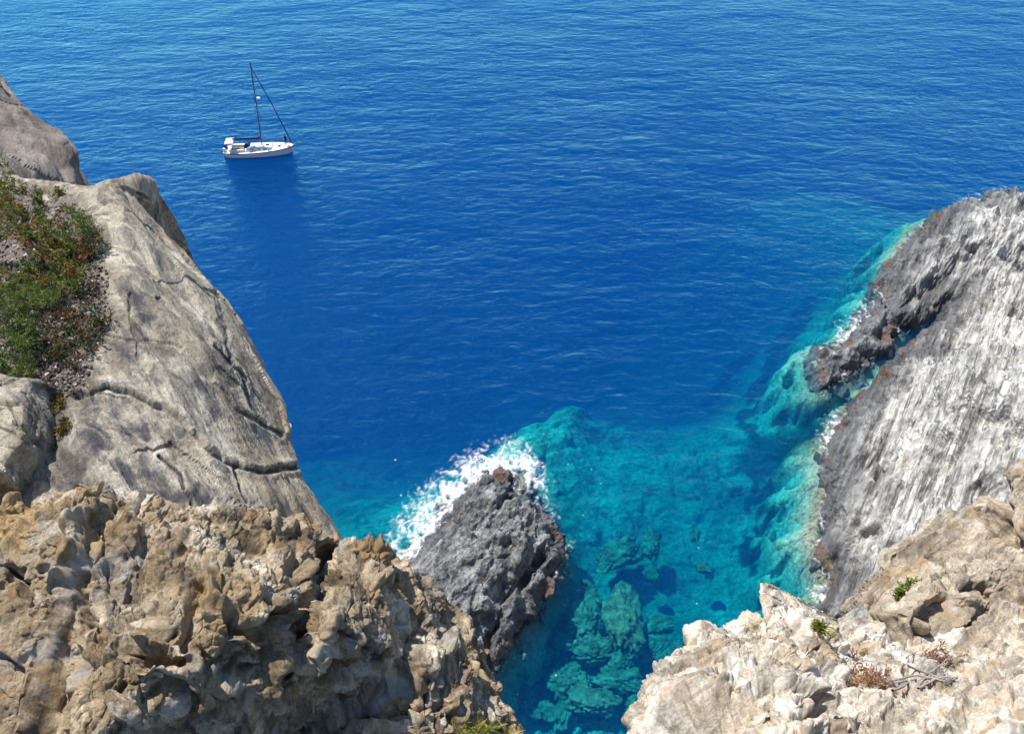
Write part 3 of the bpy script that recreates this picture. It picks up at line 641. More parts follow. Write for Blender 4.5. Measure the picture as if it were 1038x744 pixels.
MID_R = [[(850,644,16.6),(864,624,17.5),(878,602,18.5),(895,575,19.5),(923,552,20.5),(953,532,21),(985,510,21.5),(1015,488,22),(1045,464,22.5),(1110,430,23)],
 [(880,648,15.5),(892,632,16),(905,612,16.6),(922,590,17.2),(948,572,17.9),(978,555,18.4),(1008,535,18.9),(1035,515,19.3),(1065,495,19.6),(1130,460,20)],
 [(908,640,14.4),(925,628,14.4),(942,612,14.7),(958,596,15.3),(980,582,16.0),(1005,568,16.6),(1032,555,17.1),(1058,540,17.4),(1085,530,17.6),(1150,500,18)],
 [(930,662,15.6),(950,650,15.6),(967,638,15.5),(985,624,15.5),(1008,611,15.5),(1035,600,15.6),(1060,590,15.7),(1085,578,15.8),(1110,565,16),(1170,540,16)],
 [(946,700,14.6),(966,692,14.5),(985,682,14.4),(1005,670,14.3),(1030,657,14.3),(1055,645,14.3),(1080,632,14.4),(1105,620,14.5),(1130,610,14.6),(1190,590,14.6)]]
SPIKE = [[(763,586,13),(775,590,13.2),(797,603,13.6),(822,620,14),(842,638,14.4)],
 [(764,604,12.6),(777,607,12.4),(796,618,12.7),(815,632,13),(834,646,13.5)],
 [(769,640,12),(780,640,11.5),(795,646,11.7),(812,652,12.2),(828,658,12.8)]]
ROUGH = [[(x, y+(35+(10 if 6 < c < 11 else 0))*max(.35, 1-k/4), d-(.45*max(0, d-6.8) if c > 9 else 0)) for c, (x, y, d) in enumerate(r)] for k, r in enumerate(ROUGH)]
ROUGH = [[(x, y, 5.2+(d-5.2)*.62 if (k > 2 and 4 < c < 10) else d) for c, (x, y, d) in enumerate(r)] for k, r in enumerate(ROUGH)]
LEFT_BLOCK = [[(x-2*c+2, y+4, d+.06*c) for c, (x, y, d) in enumerate(r)] for r in LEFT_BLOCK]
LEDGE = [[(x, y+4, d-.45*max(0, d-6.8)) for x, y, d in r] for r in LEDGE]
NEAR_R = [[(x+34*max(0, 1-c/7), y+(18 if c < 8 else 8)*max(0, 1-k/4), d) for c, (x, y, d) in enumerate(r)] for k, r in enumerate(NEAR_R)]
MID_R = [[(x+10*max(0, 1-k/3), y+8*max(0, 1-k/3), d) for x, y, d in r] for k, r in enumerate(MID_R)]
SPIKE = [[(x+8, y+8, d) for x, y, d in r] for r in SPIKE]
def sk(x, y, first=.25):
    return [(x*first, y*first, -first), (x*1., y*1., -2.4), (x*5, y*5, -16), (x*15, y*15, -54)]
rock('far_cliff', loft(FAR_SLAB, right=sk(-.5, .9), left=[(-6,2,-2),(-20,5,-10)], top=[(-3,2,-3),(-10,6,-50)], bottom=[(1,-3,-2),(2,-6,-8)], res=.55),
    [rough(6, .35, 101, G_SLAB, (2.5, 1, 1), 4), facets(3.2, .3, 102, G_SLAB, (2.5, 1, .8)), facets(1.0, .06, 103, G_SLAB, (3, 1, 1)), rough(.7, .05, 104, G_SLAB, (4, 1, 1), 5, .6), facets(1.8, .03, 105, att=True)], M_FAR, kind='structure')
slab_cracks = [crevice([(78,402),(110,393),(135,402),(165,415),(188,430),(205,452),(228,468),(262,478),(300,474)], 2.4, .10, .035, 3),
 crevice([(240,415),(268,430),(286,440)], 2.0, .07, .02, 3), crevice([(163,462),(180,480),(190,500),(196,520)], 1.5, .08, .02, 3), crevice([(235,470),(242,492),(248,510)], 1.4, .07, .01, 3),
 crevice([(195,250),(222,300),(228,350),(262,425)], 2.2, .03, .01, 4), crevice([(218,350),(236,372),(250,385)], 1.6, .09, .02, 2), crevice([(110,340),(150,343),(185,352)], 1.2, .04, 0, 4), crevice([(132,300),(136,340),(140,365)], 1.3, .05, 0, 4)]
_, SLABP = rock('smooth_cliff', loft(SLAB, right=sk(-.35, .7, .2), left=[(-3,0,0),(-9,0,0),(-25,-6,-8)], top=[(-.1,.8,-.6),(-.6,3,-4),(-4,12,-40)], bottom=[(.3,-.8,-1.5),(.5,-1,-5)], res=1.0),
    [rough(3.5, .05, 111, G_SLAB, (2.5, 1, 1), 3), facets(2.8, .14, 112, G_SLAB, (3.2, 1, .7), .1, .05, .06, soft=8), facets(.9, .035, 113, G_SLAB, (4, 1, 1), .15, .2, soft=4), rough(.4, .032, 114, G_SLAB, (6, 1, 1), 6, .66), facets(.25, .010, 117, G_SLAB, (3, 1, 1), .3, .4, soft=1), *slab_cracks, rough(.12, .006, 116, None, (1, 1, 1), 3), facets(1.2, .02, 115, G_SLAB, (2, 1, 1), att=True)], M_SLAB, soil=[patch([(-60,195),(60,200),(98,235),(112,290),(108,345),(88,395),(66,420),(50,460),(34,455),(36,400),(-60,385)])], lich_crackshade=[crack_shade([(78,402),(110,393),(135,402),(165,415),(188,430),(205,452),(228,468),(262,478),(300,474)], 2.4, 3), crack_shade([(240,415),(268,430),(286,440)], 2, 3), crack_shade([(163,462),(180,480),(190,500),(196,520)], 2.5, 3), crack_shade([(235,470),(242,492),(248,510)], 2.5, 3), crack_shade([(218,350),(236,372),(250,385)], 2.5, 2), crack_shade([(195,250),(222,300),(228,350),(262,425)], 2, 4), patch([(80,405),(125,408),(160,440),(158,490),(110,500),(85,470)], 14), patch([(180,380),(215,360),(235,420),(225,440)], 12), patch([(128,285),(150,290),(150,350),(125,360)], 10), patch([(40,480),(160,488),(240,510),(100,530)], 10)], kind='structure')
rock('block_of_rock', loft(LEFT_BLOCK, right=[(.05,.03,-.15),(.0,.1,-.8),(-.3,.3,-1.8)], bottom=[(.05,-.1,-.25),(.1,-.1,-1.2)], top=[(0,.25,-.2),(0,.6,-1)], left=[(-1,0,0),(-3,0,-1)], res=1.1),
    [facets(.9, .06, 121, None, (1, 1, 1), .1, .25), crevice([(-40,405),(0,409),(20,410)], 1.6, .06, 0, 2), crevice([(8,408),(20,430),(38,450)], 1.3, .06, 0, 2), crevice([(-30,425),(8,435),(30,450)], 1.3, .05, 0, 2), rough(.5, .03, 122, G_SLAB, (2, 1, 1), 6), facets(.3, .015, 123, att=True)], M_SLAB,
    label='pale cracked block of rock under the shrubs at the left edge', cat='rock')
rough_cracks = [crevice([(330,540),(322,575),(312,610),(304,650),(290,690),(268,745)], 5, .22, .05, 5), crevice([(205,600),(225,622),(240,640),(262,640),(300,610)], 4, .18, .08, 5), crevice([(0,570),(20,590),(28,615)], 7, .3, 0, 5),
 crevice([(128,655),(160,662),(190,675)], 4, .25, .05, 4), crevice([(345,640),(372,660),(400,668)], 4, .1, .03, 5), crevice([(60,590),(90,605),(100,640)], 4, .14, .04, 6)]
rock('weathered_cliff', loft(ROUGH, right=sk(-.2, .8, .12), top=[(-.05,.3,-.25),(-.3,1.2,-2),(-3,5,-18),(-8,10,-54)], left=[(-2,0,0),(-8,0,-2)], bottom=[(0,-1,-1),(0,-2,-6)], res=1.25),
    [facets(1.3, .17, 131, G_ROUGH, (2.8, 1, .9), .1, .2, .1), ribs(.42, .05, 138), facets(.55, .08, 132, G_ROUGH, (2.6, 1, 1), .12, .3, .1), *rough_cracks, rough(.5, .03, 133, G_ROUGH, (1.7, 1, 1), 5, .6), facets(.26, .07, 137, G_ROUGH, (2.6, 1, 1), .12, .6, .08), facets(.11, .024, 134, G_ROUGH, (1.4, 1, 1), .4, .5, .16), rough(.10, .012, 135, None, (1, 1, 1), 4, .6), facets(.3, .01, 136, att=True)], M_ROUGH, soil=[patch([(-60,480),(20,480),(45,500),(38,530),(20,560),(-60,570)], 6, 12)], kind='structure')
rock('cliff_ledge', loft(LEDGE, right=sk(-.2, .8, .1), left=[(-.3,-.1,-.5),(-.5,-.3,-2)], top=[(-.1,.3,-.4),(-.5,.6,-3)], bottom=[(0,-1,-.6),(0,-3,-4)], res=1.4),
    [facets(.8, .12, 141, None, (1.6, 1, .6), .3, .3), facets(.28, .05, 142, None, (1.8, 1, .7), .4, .4), rough(.3, .025, 143, None, (1, 1, 1), 5, .6), facets(.12, .018, 144, att=True)], M_ROUGH, kind='structure')
near_cracks = [crevice([(803,735),(828,722),(850,728)], 5, .3, .1, 4), crevice([(735,695),(755,680),(770,668)], 4, .14, .04, 4), crevice([(860,735),(905,750),(960,758)], 3, .1, .03, 5), crevice([(1015,735),(1030,705)], 3, .18, .02, 4), crevice([(680,712),(700,700),(720,690)], 3, .1, .02, 4), crevice([(760,755),(800,745)], 3, .12, .03, 4)]
_, NEARP = rock('pale_cliff', loft(NEAR_R, left=sk(.65, .8, .12), top=[(.05,.4,-.5),(.4,1.6,-3),(4,6,-20),(10,12,-54)], right=[(3,0,1),(9,-2,3)], bottom=[(0,-1,-1),(0,-3,-6)], res=1.2),
    [facets(1.7, .22, 151, G_BED2, (1.6, 1, 1), .35, .2, .1), facets(.6, .10, 152, G_BED2, (1.8, 1, 1), .4, .35, .12), *near_cracks, rough(.6, .03, 153, G_BED2, (1.7, 1, 1), 5, .6), facets(.34, .078, 157, G_BED2, (2.4, 1, 1), .12, .6, .08), facets(.15, .028, 154, G_BED2, (1.5, 1, 1), .4, .5, .16), rough(.12, .012, 155, None, (1, 1, 1), 4, .6), facets(.4, .01, 156, att=True)], M_PALE, kind='structure')
mid_cracks = [crevice([(905,640),(930,640),(950,628),(965,610)], 6, .5, .15, 5), crevice([(1012,500),(1010,530),(1035,545)], 9, 1.1, 0, 5), crevice([(960,590),(1000,600),(1040,612)], 4, .25, .1, 5), crevice([(930,570),(965,575),(1000,560)], 4, .2, .05, 5)]
_, MIDP = rock('brown_cliff', loft(MID_R, left=[(.4,.4,-.5),(1.8,1.6,-3),(7,6,-12)], top=[(.5,.6,-.6),(2.4,2.6,-4),(16,18,-34)], right=[(3,-1,2),(8,-2,4)], bottom=[(0,-.8,-.6),(0,-2,-4)], res=1.3),
    [facets(2.0, .24, 161, G_BED2, (2.4, 1, .8), .2, .2, .1), facets(.9, .17, 162, G_BED2, (2.8, 1, .8), .2, .35), *mid_cracks, rough(.9, .05, 163, G_BED2, (4, 1, 1), 6, .66), facets(.45, .078, 164, G_BED2, (2.6, 1, 1), .12, .6, .08), facets(.2, .03, 166, G_BED2, (2, 1, 1), .2, .5), facets(.5, .02, 165, att=True)], M_BROWN, kind='structure')
rock('rock_spike', loft(SPIKE, top=[(.12,.12,-.2),(.75,.5,-1.2),(2.6,1.5,-4)], left=[(.1,.08,-.12),(.6,.35,-.8),(2.2,1,-3)], right=[(.1,0,-.5),(.3,0,-1.5)], bottom=[(0,-.1,-.5),(0,-.1,-1.5)], res=1.6),
    [facets(.5, .04, 171, G_BED2, (2, 1, 1), .3, .3), rough(.4, .02, 172, G_BED2, (3, 1, 1), 5), facets(.25, .015, 173, att=True)], M_PALE,
    label='thin pale rock spike standing above the turquoise cove', cat='rock')

# ------------------------------------------------------------------ loose rocks
def ico(sub):
    bm = bmesh.new(); bmesh.ops.create_icosphere(bm, subdivisions=sub, radius=1); v = np.array([x.co[:] for x in bm.verts]); f = np.array([[q.index for q in p.verts] for p in bm.faces]); bm.free(); return v, f
ICO = {k: ico(k) for k in (3, 5, 6)}
def stone(name, c, size, mat, seed=0, planes=9, sub=5, rot=(0, 0, 0), det=.05, soft=.0, sharp=18, **tags):
    """angular stone: the unit ball cut by random planes, then roughened"""
    v, f = ICO[sub]; rs = np.random.RandomState(seed)
    nn = rs.normal(size=(planes, 3)); nn /= np.linalg.norm(nn, axis=1, keepdims=True); d = rs.uniform(.55, .85, planes)
    nn = np.concatenate([nn, np.eye(3), -np.eye(3)]); d = np.concatenate([d, np.full(6, .8)])
    dt = v @ nn.T; r = np.where(dt > .05, d/np.maximum(dt, .05), 5.); r = np.minimum(r, 1.3)
    r = -np.log(np.exp(-sharp*r).sum(1)+np.exp(-sharp*1.15))/sharp
    P = v*r[:, None]; P = P*(1+det*fbm(P*1.7+seed*3.7, seed, 4)[:, None]+det*.6*vnoise(P*7+seed, seed+3)[:, None])
    P = P*np.array(size); ID = voro(P/np.max(size)*2.5, seed)[2]
    o = raw_mesh(name, P, f, mat, {'cell': ID}); o.location = c; o.rotation_euler = rot
    return tag(o, **tags)
def surf(P, px, py):
    """nearest surface point of a rock net to a photo pixel"""
    X, Y, D = proj(P); i = np.argmin((X-px)**2+(Y-py)**2+np.where(D > 0, 0, 1e9)+.02*D)
    return P.reshape(-1, 3)[i], D.ravel()[i]
# boulders lying on the sea floor of the cove
M_BOULD = N('submerged_boulder'); 
def bould_mat():
    m = M_BOULD; p = m.pos()
    c = m.ramp(m.noise(p, .9, 7, .7, .5), [(.32, (.10, .11, .08)), (.46, (.19, .20, .14)), (.56, (.29, .29, .22)), (.68, (.42, .40, .31))])
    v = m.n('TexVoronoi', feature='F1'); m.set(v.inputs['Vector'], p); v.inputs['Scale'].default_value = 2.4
    c = m.mix(1., c, m.ramp(v.outputs['Distance'], [(.1, 1.15), (.5, .95), (.8, .75)]), 'MULTIPLY')  # mottling puts a caustic-like play of light into the colour
    b = m.n('BsdfDiffuse'); m.set(b.inputs[0], c); bp = m.n('Bump'); bp.inputs['Distance'].default_value = .2; m.set(bp.inputs['Height'], m.noise(p, 2.2, 7, .7)); m.set(b.inputs['Normal'], bp.outputs[0])
    m.t.links.new(b.outputs[0], m.out.inputs[0]); return m.m
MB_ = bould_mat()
SUB = [(630,622,1.9,3.4,1.8,-2.4,.12,'tall oblong pale boulder, the largest under the water of the cove'),
 (591,630,1.9,1.8,1.1,-3.0,.3,'rounded sunken boulder touching the tallest oblong one on its islet side'),
 (603,660,2.3,1.3,1.0,-3.0,.1,'wide flat sunken boulder just below the rounded one beside the tall oblong boulder'),
 (628,688,2.2,1.2,1.0,-3.2,-.1,'low wide sunken boulder nearest to the pale foreground cliff'),
 (628,562,2.6,1.7,1.3,-4.2,.35,'broad sunken boulder split by a dark cleft, farthest out in the cove'),
 (667,632,1.5,.9,.7,-4.2,0.,'small sunken boulder between the tall oblong one and the open cove'),
 (712,576,.75,.65,.6,-3.6,0.,'small bright round boulder alone on the deep blue side of the cove'),
 (572,690,1.9,1.5,.9,-3.4,.5,'blunt sunken boulder in the shade off the brown ledge'),
 (600,712,2.1,1.3,.9,-2.9,-.3,'sunken boulder close to the lower end of the cove'),
 (662,658,1.7,.9,.8,-4.2,.2,'dim sunken boulder with a long dark shadow near the pale cliff'),
 (562,655,1.2,1.0,.8,-3.8,.9,'small sunken boulder nearest to the shaded side of the islet'),
 (560,612,1.4,1.0,.8,-4.2,-.5,'faint sunken boulder under the foam flecks beside the islet')]
for i, (px, py, rx, ry, rz, z, a_, lb) in enumerate(SUB):
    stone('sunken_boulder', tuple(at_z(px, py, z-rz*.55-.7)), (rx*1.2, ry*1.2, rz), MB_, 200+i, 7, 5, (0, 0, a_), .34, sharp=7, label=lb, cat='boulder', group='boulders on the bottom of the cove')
rb = random.Random(12)
for i in range(46):
    px, py = rb.uniform(530, 715), rb.uniform(540, 740); z = rb.uniform(-5.2, -4.1); r_ = rb.uniform(.6, 1.9)
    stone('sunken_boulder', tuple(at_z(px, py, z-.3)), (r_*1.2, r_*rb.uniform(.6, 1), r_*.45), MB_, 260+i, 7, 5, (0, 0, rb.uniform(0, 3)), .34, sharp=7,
          label='low dim boulder in the crowded bed of rocks at the bottom of the cove', cat='boulder', group='dim boulders bedded between the larger ones')
# loose blocks and flat stones lying on the near rocks
ROUGHP = RMESH[[k for k in RMESH if k.startswith('weathered_cliff')][0]]; LEDGEP = RMESH[[k for k in RMESH if k.startswith('cliff_ledge')][0]]
for i, (px, py, sz, rot, Sf, mt, lb) in enumerate([
 (152,645,(.24,.2,.15),(.3,.5,.2),ROUGHP,M_ROUGH,'big pale block wedged in the middle of the brown weathered outcrop'),
 (172,712,(.22,.17,.13),(.9,.2,.6),ROUGHP,M_PALE,'grey tilted block in the hollow under the wedged block of the outcrop'),
 (122,718,(.11,.17,.09),(.2,.5,.9),ROUGHP,M_ROUGH,'narrow leaning block beside the grey tilted block'),
 (20,540,(.14,.12,.1),(.1,.3,.2),ROUGHP,M_PALE,'small white stone on the orange soil at the left edge'),
 (403,738,(.27,.14,.12),(.2,.1,.2),LEDGEP,M_PALE,'smooth cream boulder on the ledge at the bottom edge of the photo'),
 (868,632,(.62,.42,.4),(.3,.2,.5),MIDP,M_CLIFF,'rounded grey stone in front of the brown cliff'),
 (815,650,(.3,.2,.16),(.3,.2,.5),NEARP,M_PALE,'white stone in the gully behind the rock spike'),
 (797,642,(.2,.15,.12),(.1,.2,1.5),NEARP,M_PALE,'small pale stone at the foot of the rock spike')]):
    c, D = surf(Sf, px, py); stone('stone_block', tuple(c), sz, mt, 300+i, 10, 5, rot, .05, label=lb, cat='rock')
for i in range(46):
    px, py = (random.gauss(418, 22), random.gauss(704, 20)) if i < 34 else (random.uniform(385, 500), random.uniform(690, 744))
    c, D = surf(LEDGEP, px, py); c = c+np.array([0, 0, .02]); a_ = random.uniform(.035, .10)
    stone('flat_stone', tuple(c), (a_*1.5, a_, a_*.28), [M_PALE, M_ROUGH][i % 2], 400+i, 8, 3, (random.uniform(-.3, .4), random.uniform(-.35, .35), random.uniform(0, 6)), .05,
          label='thin flat stone among the rubble on the narrow brown ledge', cat='stone', group='flat stones strewn over the ledge')

# ------------------------------------------------------------------ plants
def ribbon_leaves(pts, dirs, ups, L_, W_, tone):
    """one bent two-quad leaf per point"""
    n = len(pts); d = dirs/np.linalg.norm(dirs, axis=1, keepdims=True); s = np.cross(d, ups); s /= np.linalg.norm(s, axis=1, keepdims=True)+1e-9; up = np.cross(s, d)
    L_ = L_[:, None]; W_ = W_[:, None]
    v = np.stack([pts-s*W_*.15, pts+s*W_*.15, pts+d*L_*.5+s*W_*.5+up*L_*.06, pts+d*L_*.5-s*W_*.5+up*L_*.06, pts+d*L_+s*W_*.1-up*L_*.06, pts+d*L_-s*W_*.1-up*L_*.06], 1).reshape(-1, 3)
    b = np.arange(n)[:, None]*6; q = np.concatenate([b+np.array([0, 1, 2, 3]), b+np.array([3, 2, 4, 5])], 1).reshape(-1, 4)
    return v, q, np.repeat(tone, 6)
def tube(pts, r0, r1, sides=5):
    pts = np.array(pts, float); n = len(pts); T = np.gradient(pts, axis=0); T /= np.linalg.norm(T, axis=1, keepdims=True)+1e-9
    ref = np.array([.3, .9, .1]); A = np.cross(T, ref); A /= np.linalg.norm(A, axis=1, keepdims=True)+1e-9; B = np.cross(T, A)
    r = np.linspace(r0, r1, n)[:, None]; V = []
    for k in range(sides):
        a = 2*math.pi*k/sides; V.append(pts+r*(A*math.cos(a)+B*math.sin(a)))
    V = np.stack(V, 1).reshape(-1, 3); q = []
    for i in range(n-1):
        for k in range(sides): q.append([i*sides+k, i*sides+(k+1) % sides, (i+1)*sides+(k+1) % sides, (i+1)*sides+k])
    return V, np.array(q)
def merge(parts):
    V = []; Q = []; o = 0
    for v, q in parts: V.append(v); Q.append(q+o); o += len(v)
    return np.concatenate(V), np.concatenate(Q)
M_LEAF = leaf_mat('shrub_leaves', [(0., (.025,.05,.012)), (.3, (.07,.11,.02)), (.6, (.17,.20,.04)), (.8, (.26,.10,.03)), (1., (.34,.14,.05))])
M_GREEN = leaf_mat('feathery_green_leaves', [(0., (.03,.07,.012)), (.5, (.10,.15,.022)), (1., (.22,.27,.05))])
M_DRYLEAF = leaf_mat('dry_orange_leaves', [(0., (.18,.07,.03)), (.5, (.34,.15,.06)), (1., (.45,.27,.13))])
M_YEL = leaf_mat('yellow_green_blades', [(0., (.10,.12,.02)), (.6, (.27,.27,.04)), (1., (.42,.38,.08))])
M_MOSS = leaf_mat('ochre_moss', [(0., (.04,.03,.01)), (.6, (.15,.10,.02)), (1., (.28,.22,.03))])
M_TWIG = flat_mat('grey_twigs', (.22, .18, .15), .9, .3, 20); M_DEAD = flat_mat('bleached_dead_wood', (.33, .29, .28), .9, .3, 15); M_DARKT = flat_mat('dark_twigs', (.09, .065, .05), .9, .3, 20)
def shrub(name, roots, spread, n_tw, n_leaf, leaf, Lr, Wr, mat, twig, tones, up=(0, -.35, .8), lift=.3, **tags):
    """roots: world points; twigs fan out of each, leaves sit in tufts on the twig ends"""
    roots = np.array(roots); base = roots.mean(0); e = empty(name, tuple(base)); tag(e, **tags)
    tw = []; P = []; Dn = []; T = []
    for rt in roots:
        for k in range(n_tw):
            d = np.array([random.gauss(0, 1), random.gauss(0, 1), random.gauss(0, .6)])*spread+np.array(up)*lift*random.uniform(.3, 1.3)
            m_ = rt+d*.5+np.array([random.gauss(0, .15)*spread for _ in range(3)]); tip = rt+d
            pts = catmull(np.array([rt-np.array(up)*.1, m_, tip]), [4, 4]); tw.append(tube(pts-base, .012*leaf, .004*leaf, 4))
            tn = np.clip(random.choice(tones)+random.gauss(0, .05), 0, 1)
            for j in range(n_leaf):
                t = random.uniform(.35, 1.02); c = pts[min(len(pts)-1, int(t*(len(pts)-1)))]
                P.append(c+RS.normal(size=3)*.035*leaf); Dn.append(d/np.linalg.norm(d)*.6+RS.normal(size=3)*.7+np.array([0, 0, .4])); T.append(np.clip(tn+random.gauss(0, .07), 0, 1))
    ro = list(map(np.array, sorted(map(tuple, roots), key=lambda r: (round(r[0]*2.5), r[2]))))
    for a_, b_ in zip(ro[:-1], ro[1:]): tw.append(tube(np.array([a_, (a_+b_)/2-np.array([0, 0, .03]), b_])-base, .012*leaf, .01*leaf, 4))
    V, Q = merge(tw); o = raw_mesh('branches', V, Q, twig); o.parent = e
    n = len(P); v, q, tt = ribbon_leaves(np.array(P)-base, np.array(Dn), RS.normal(size=(n, 3)), RS.uniform(*Lr, n)*1.45, RS.uniform(*Wr, n)*1.6, np.array(T))
    o = raw_mesh('foliage', v, q, mat, {'tone': tt}, smooth=False); o.parent = e
    return e
def spots(S, lst, off=.12):
    out = []
    for px, py in lst:
        c, D = surf(S, px, py); out.append(at(px, py, D-off))
    return out
def scatter(S, poly, n, off=.12):
    xs = [p[0] for p in poly]; ys = [p[1] for p in poly]; out = []
    while len(out) < n:
        x, y = random.uniform(min(xs), max(xs)), random.uniform(min(ys), max(ys))
        if poly_sd(np.array([x]), np.array([y]), poly)[0] > 0: out.append((x, y))
    return spots(S, out, off)
shrub('broad_shrub', scatter(SLABP, [(-30,188),(20,178),(70,196),(82,215),(108,245),(106,290),(70,300),(-30,290)], 84), .17, 6, 22, .8, (.035,.07), (.014,.028), M_LEAF, M_TWIG, [.2,.35,.45,.55,.6,.6,.65,.9], lift=.28,
    label='spreading green and rust leaved shrub on the shoulder of the smooth cliff', cat='shrub')
shrub('shrub_sprig', spots(SLABP, [(4,180),(12,190),(25,196),(2,168)], .25), .13, 7, 18, .8, (.04,.07), (.015,.028), M_LEAF, M_TWIG, [.2,.4,.6], lift=.4,
    label='leafy sprig standing against the dark far slab at the left edge', cat='shrub')
shrub('silver_sprig', spots(SLABP, [(88,228),(96,232),(102,240),(92,245)], .15), .09, 8, 12, .6, (.05,.09), (.008,.013), M_GREEN, M_TWIG, [.3,.6,.8], lift=.5,
    label='thin upright green sprig at the bright edge of the smooth cliff', cat='plant')
shrub('feathery_shrub', spots(SLABP, [(0,300),(10,296),(22,302),(35,300),(48,304),(60,300),(5,312),(20,315),(-20,300),(-20,320),(52,310),(30,310)], .25), .13, 9, 22, .7, (.05,.085), (.006,.011), M_GREEN, M_TWIG, [.4,.65,.9], lift=.3,
    label='bright feathery green bush with a bare grey stick in the upper half', cat='shrub')
shrub('drooping_shrub', spots(SLABP, [(22,338),(28,330),(18,352),(30,350),(25,365),(34,380),(0,368),(8,372),(-15,370),(15,335),(38,340),(30,395)], .25), .12, 9, 20, .7, (.05,.08), (.006,.012), M_GREEN, M_DARKT, [.05,.25,.5,.85], lift=.3,
    label='darker feathery bush hanging down over the pale cracked block', cat='shrub')
shrub('dry_shrub', scatter(SLABP, [(40,312),(100,290),(112,310),(105,345),(75,385),(50,380),(45,350)], 42, .08), .13, 7, 5, .7, (.03,.05), (.012,.024), M_LEAF, M_DARKT, [.05,.1,.3,.9], lift=.15,
    label='nearly leafless dark dry shrub tangled above the long crack', cat='shrub')
shrub('moss_patch', scatter(SLABP, [(32,405),(48,400),(76,402),(70,430),(48,462),(34,448)], 26, .05), .05, 7, 14, .5, (.015,.03), (.008,.014), M_MOSS, M_DARKT, [.2,.5,.6,.95], lift=.06,
    label='ochre and brown moss clinging in the corner between block and smooth cliff', cat='moss')
shrub('grass_tuft', spots(LEDGEP, [(470,738),(478,732),(486,738),(482,744),(494,742),(464,745)], .05), .05, 9, 8, .4, (.06,.12), (.005,.009), M_YEL, M_TWIG, [.3,.6,.9], lift=.12,
    label='yellow green tuft of plants in the middle of the ledge at the bottom edge', cat='plant')
shrub('small_tuft', spots(LEDGEP, [(510,740),(514,746)], .05), .04, 9, 8, .4, (.05,.09), (.005,.009), M_YEL, M_TWIG, [.2,.5,.8], lift=.1,
    label='small yellow green tuft at the outer rim of the ledge', cat='plant')
shrub('cushion_plant', spots(NEARP, [(808,636),(816,634),(824,634),(831,635),(820,638)], .15), .10, 10, 26, .6, (.04,.07), (.01,.018), M_YEL, M_TWIG, [.1,.3,.5,.8], lift=.05,
    label='low olive cushion plant on the saddle behind the rock spike', cat='plant')
shrub('green_plant', spots(MIDP, [(910,602),(916,598),(921,594)], .2), .14, 8, 14, .8, (.06,.11), (.015,.03), M_GREEN, M_TWIG, [.5,.8,1], lift=.25,
    label='small fresh green plant on the brown cliff face', cat='plant')
shrub('dry_orange_shrub', spots(NEARP, [(855,688),(865,684),(876,690),(886,686),(895,692),(870,696),(882,697),(860,695)], .15), .16, 7, 16, .8, (.03,.06), (.008,.016), M_DRYLEAF, M_TWIG, [.2,.5,.8,1], lift=.15,
    label='low orange dried shrub on the pale near cliff', cat='shrub')
shrub('dry_red_shrub', spots(NEARP, [(945,664),(955,660),(962,668),(950,672),(935,672),(970,674)], .15), .16, 7, 14, .8, (.03,.06), (.008,.016), M_DRYLEAF, M_TWIG, [0,.2,.4], lift=.15,
    label='reddish dried shrub caught between bleached dead branches', cat='shrub')
shrub('dry_sprig', spots(NEARP, [(872,662),(868,668)], .15), .1, 7, 12, .8, (.03,.05), (.008,.014), M_DRYLEAF, M_TWIG, [.3,.6], lift=.12,
    label='tiny orange dry sprig uphill of the low orange shrub', cat='plant')
def sticks(name, S, ends, r, mat, twigs=4, **tags):
    e = empty(name, tuple(spots(S, [ends[0][0]])[0])); base = np.array(e.location); tag(e, **tags)
    for pl in ends:
        pts = np.array(spots(S, pl, .12+r*2)); pts = catmull(pts, [6]*(len(pts)-1)); pts = pts+.02*np.stack([vnoise(pts*4, k) for k in range(3)], -1)
        parts = [tube(pts-base, r, r*.35, 6)]
        for k in range(twigs):
            a_ = pts[random.randrange(2, len(pts))]; d = RS.normal(size=3)*.16*(r/.02); parts.append(tube(np.array([a_, a_+d*.5+[0, 0, .03], a_+d])-base, r*.4, r*.12, 4))
        V, Q = merge(parts); o = raw_mesh('branch', V, Q, mat); o.parent = e
    return e
sticks('dead_branches', NEARP, [[(898,692),(930,684),(960,690),(985,682)],[(905,700),(925,690),(945,680),(965,664)],[(920,676),(945,684),(970,694)],[(930,698),(955,686),(990,690)],[(912,684),(918,668),(930,660)],[(940,694),(950,676),(980,668)]], .02, M_DEAD, 7,
    label='tangle of bleached dead branches lying across the pale near cliff', cat='dead wood')
sticks('bare_stick', SLABP, [[(40,312),(58,303),(72,296)]], .016, M_DEAD, 2, label='bare grey stick poking out of the bright feathery bush', cat='stick')
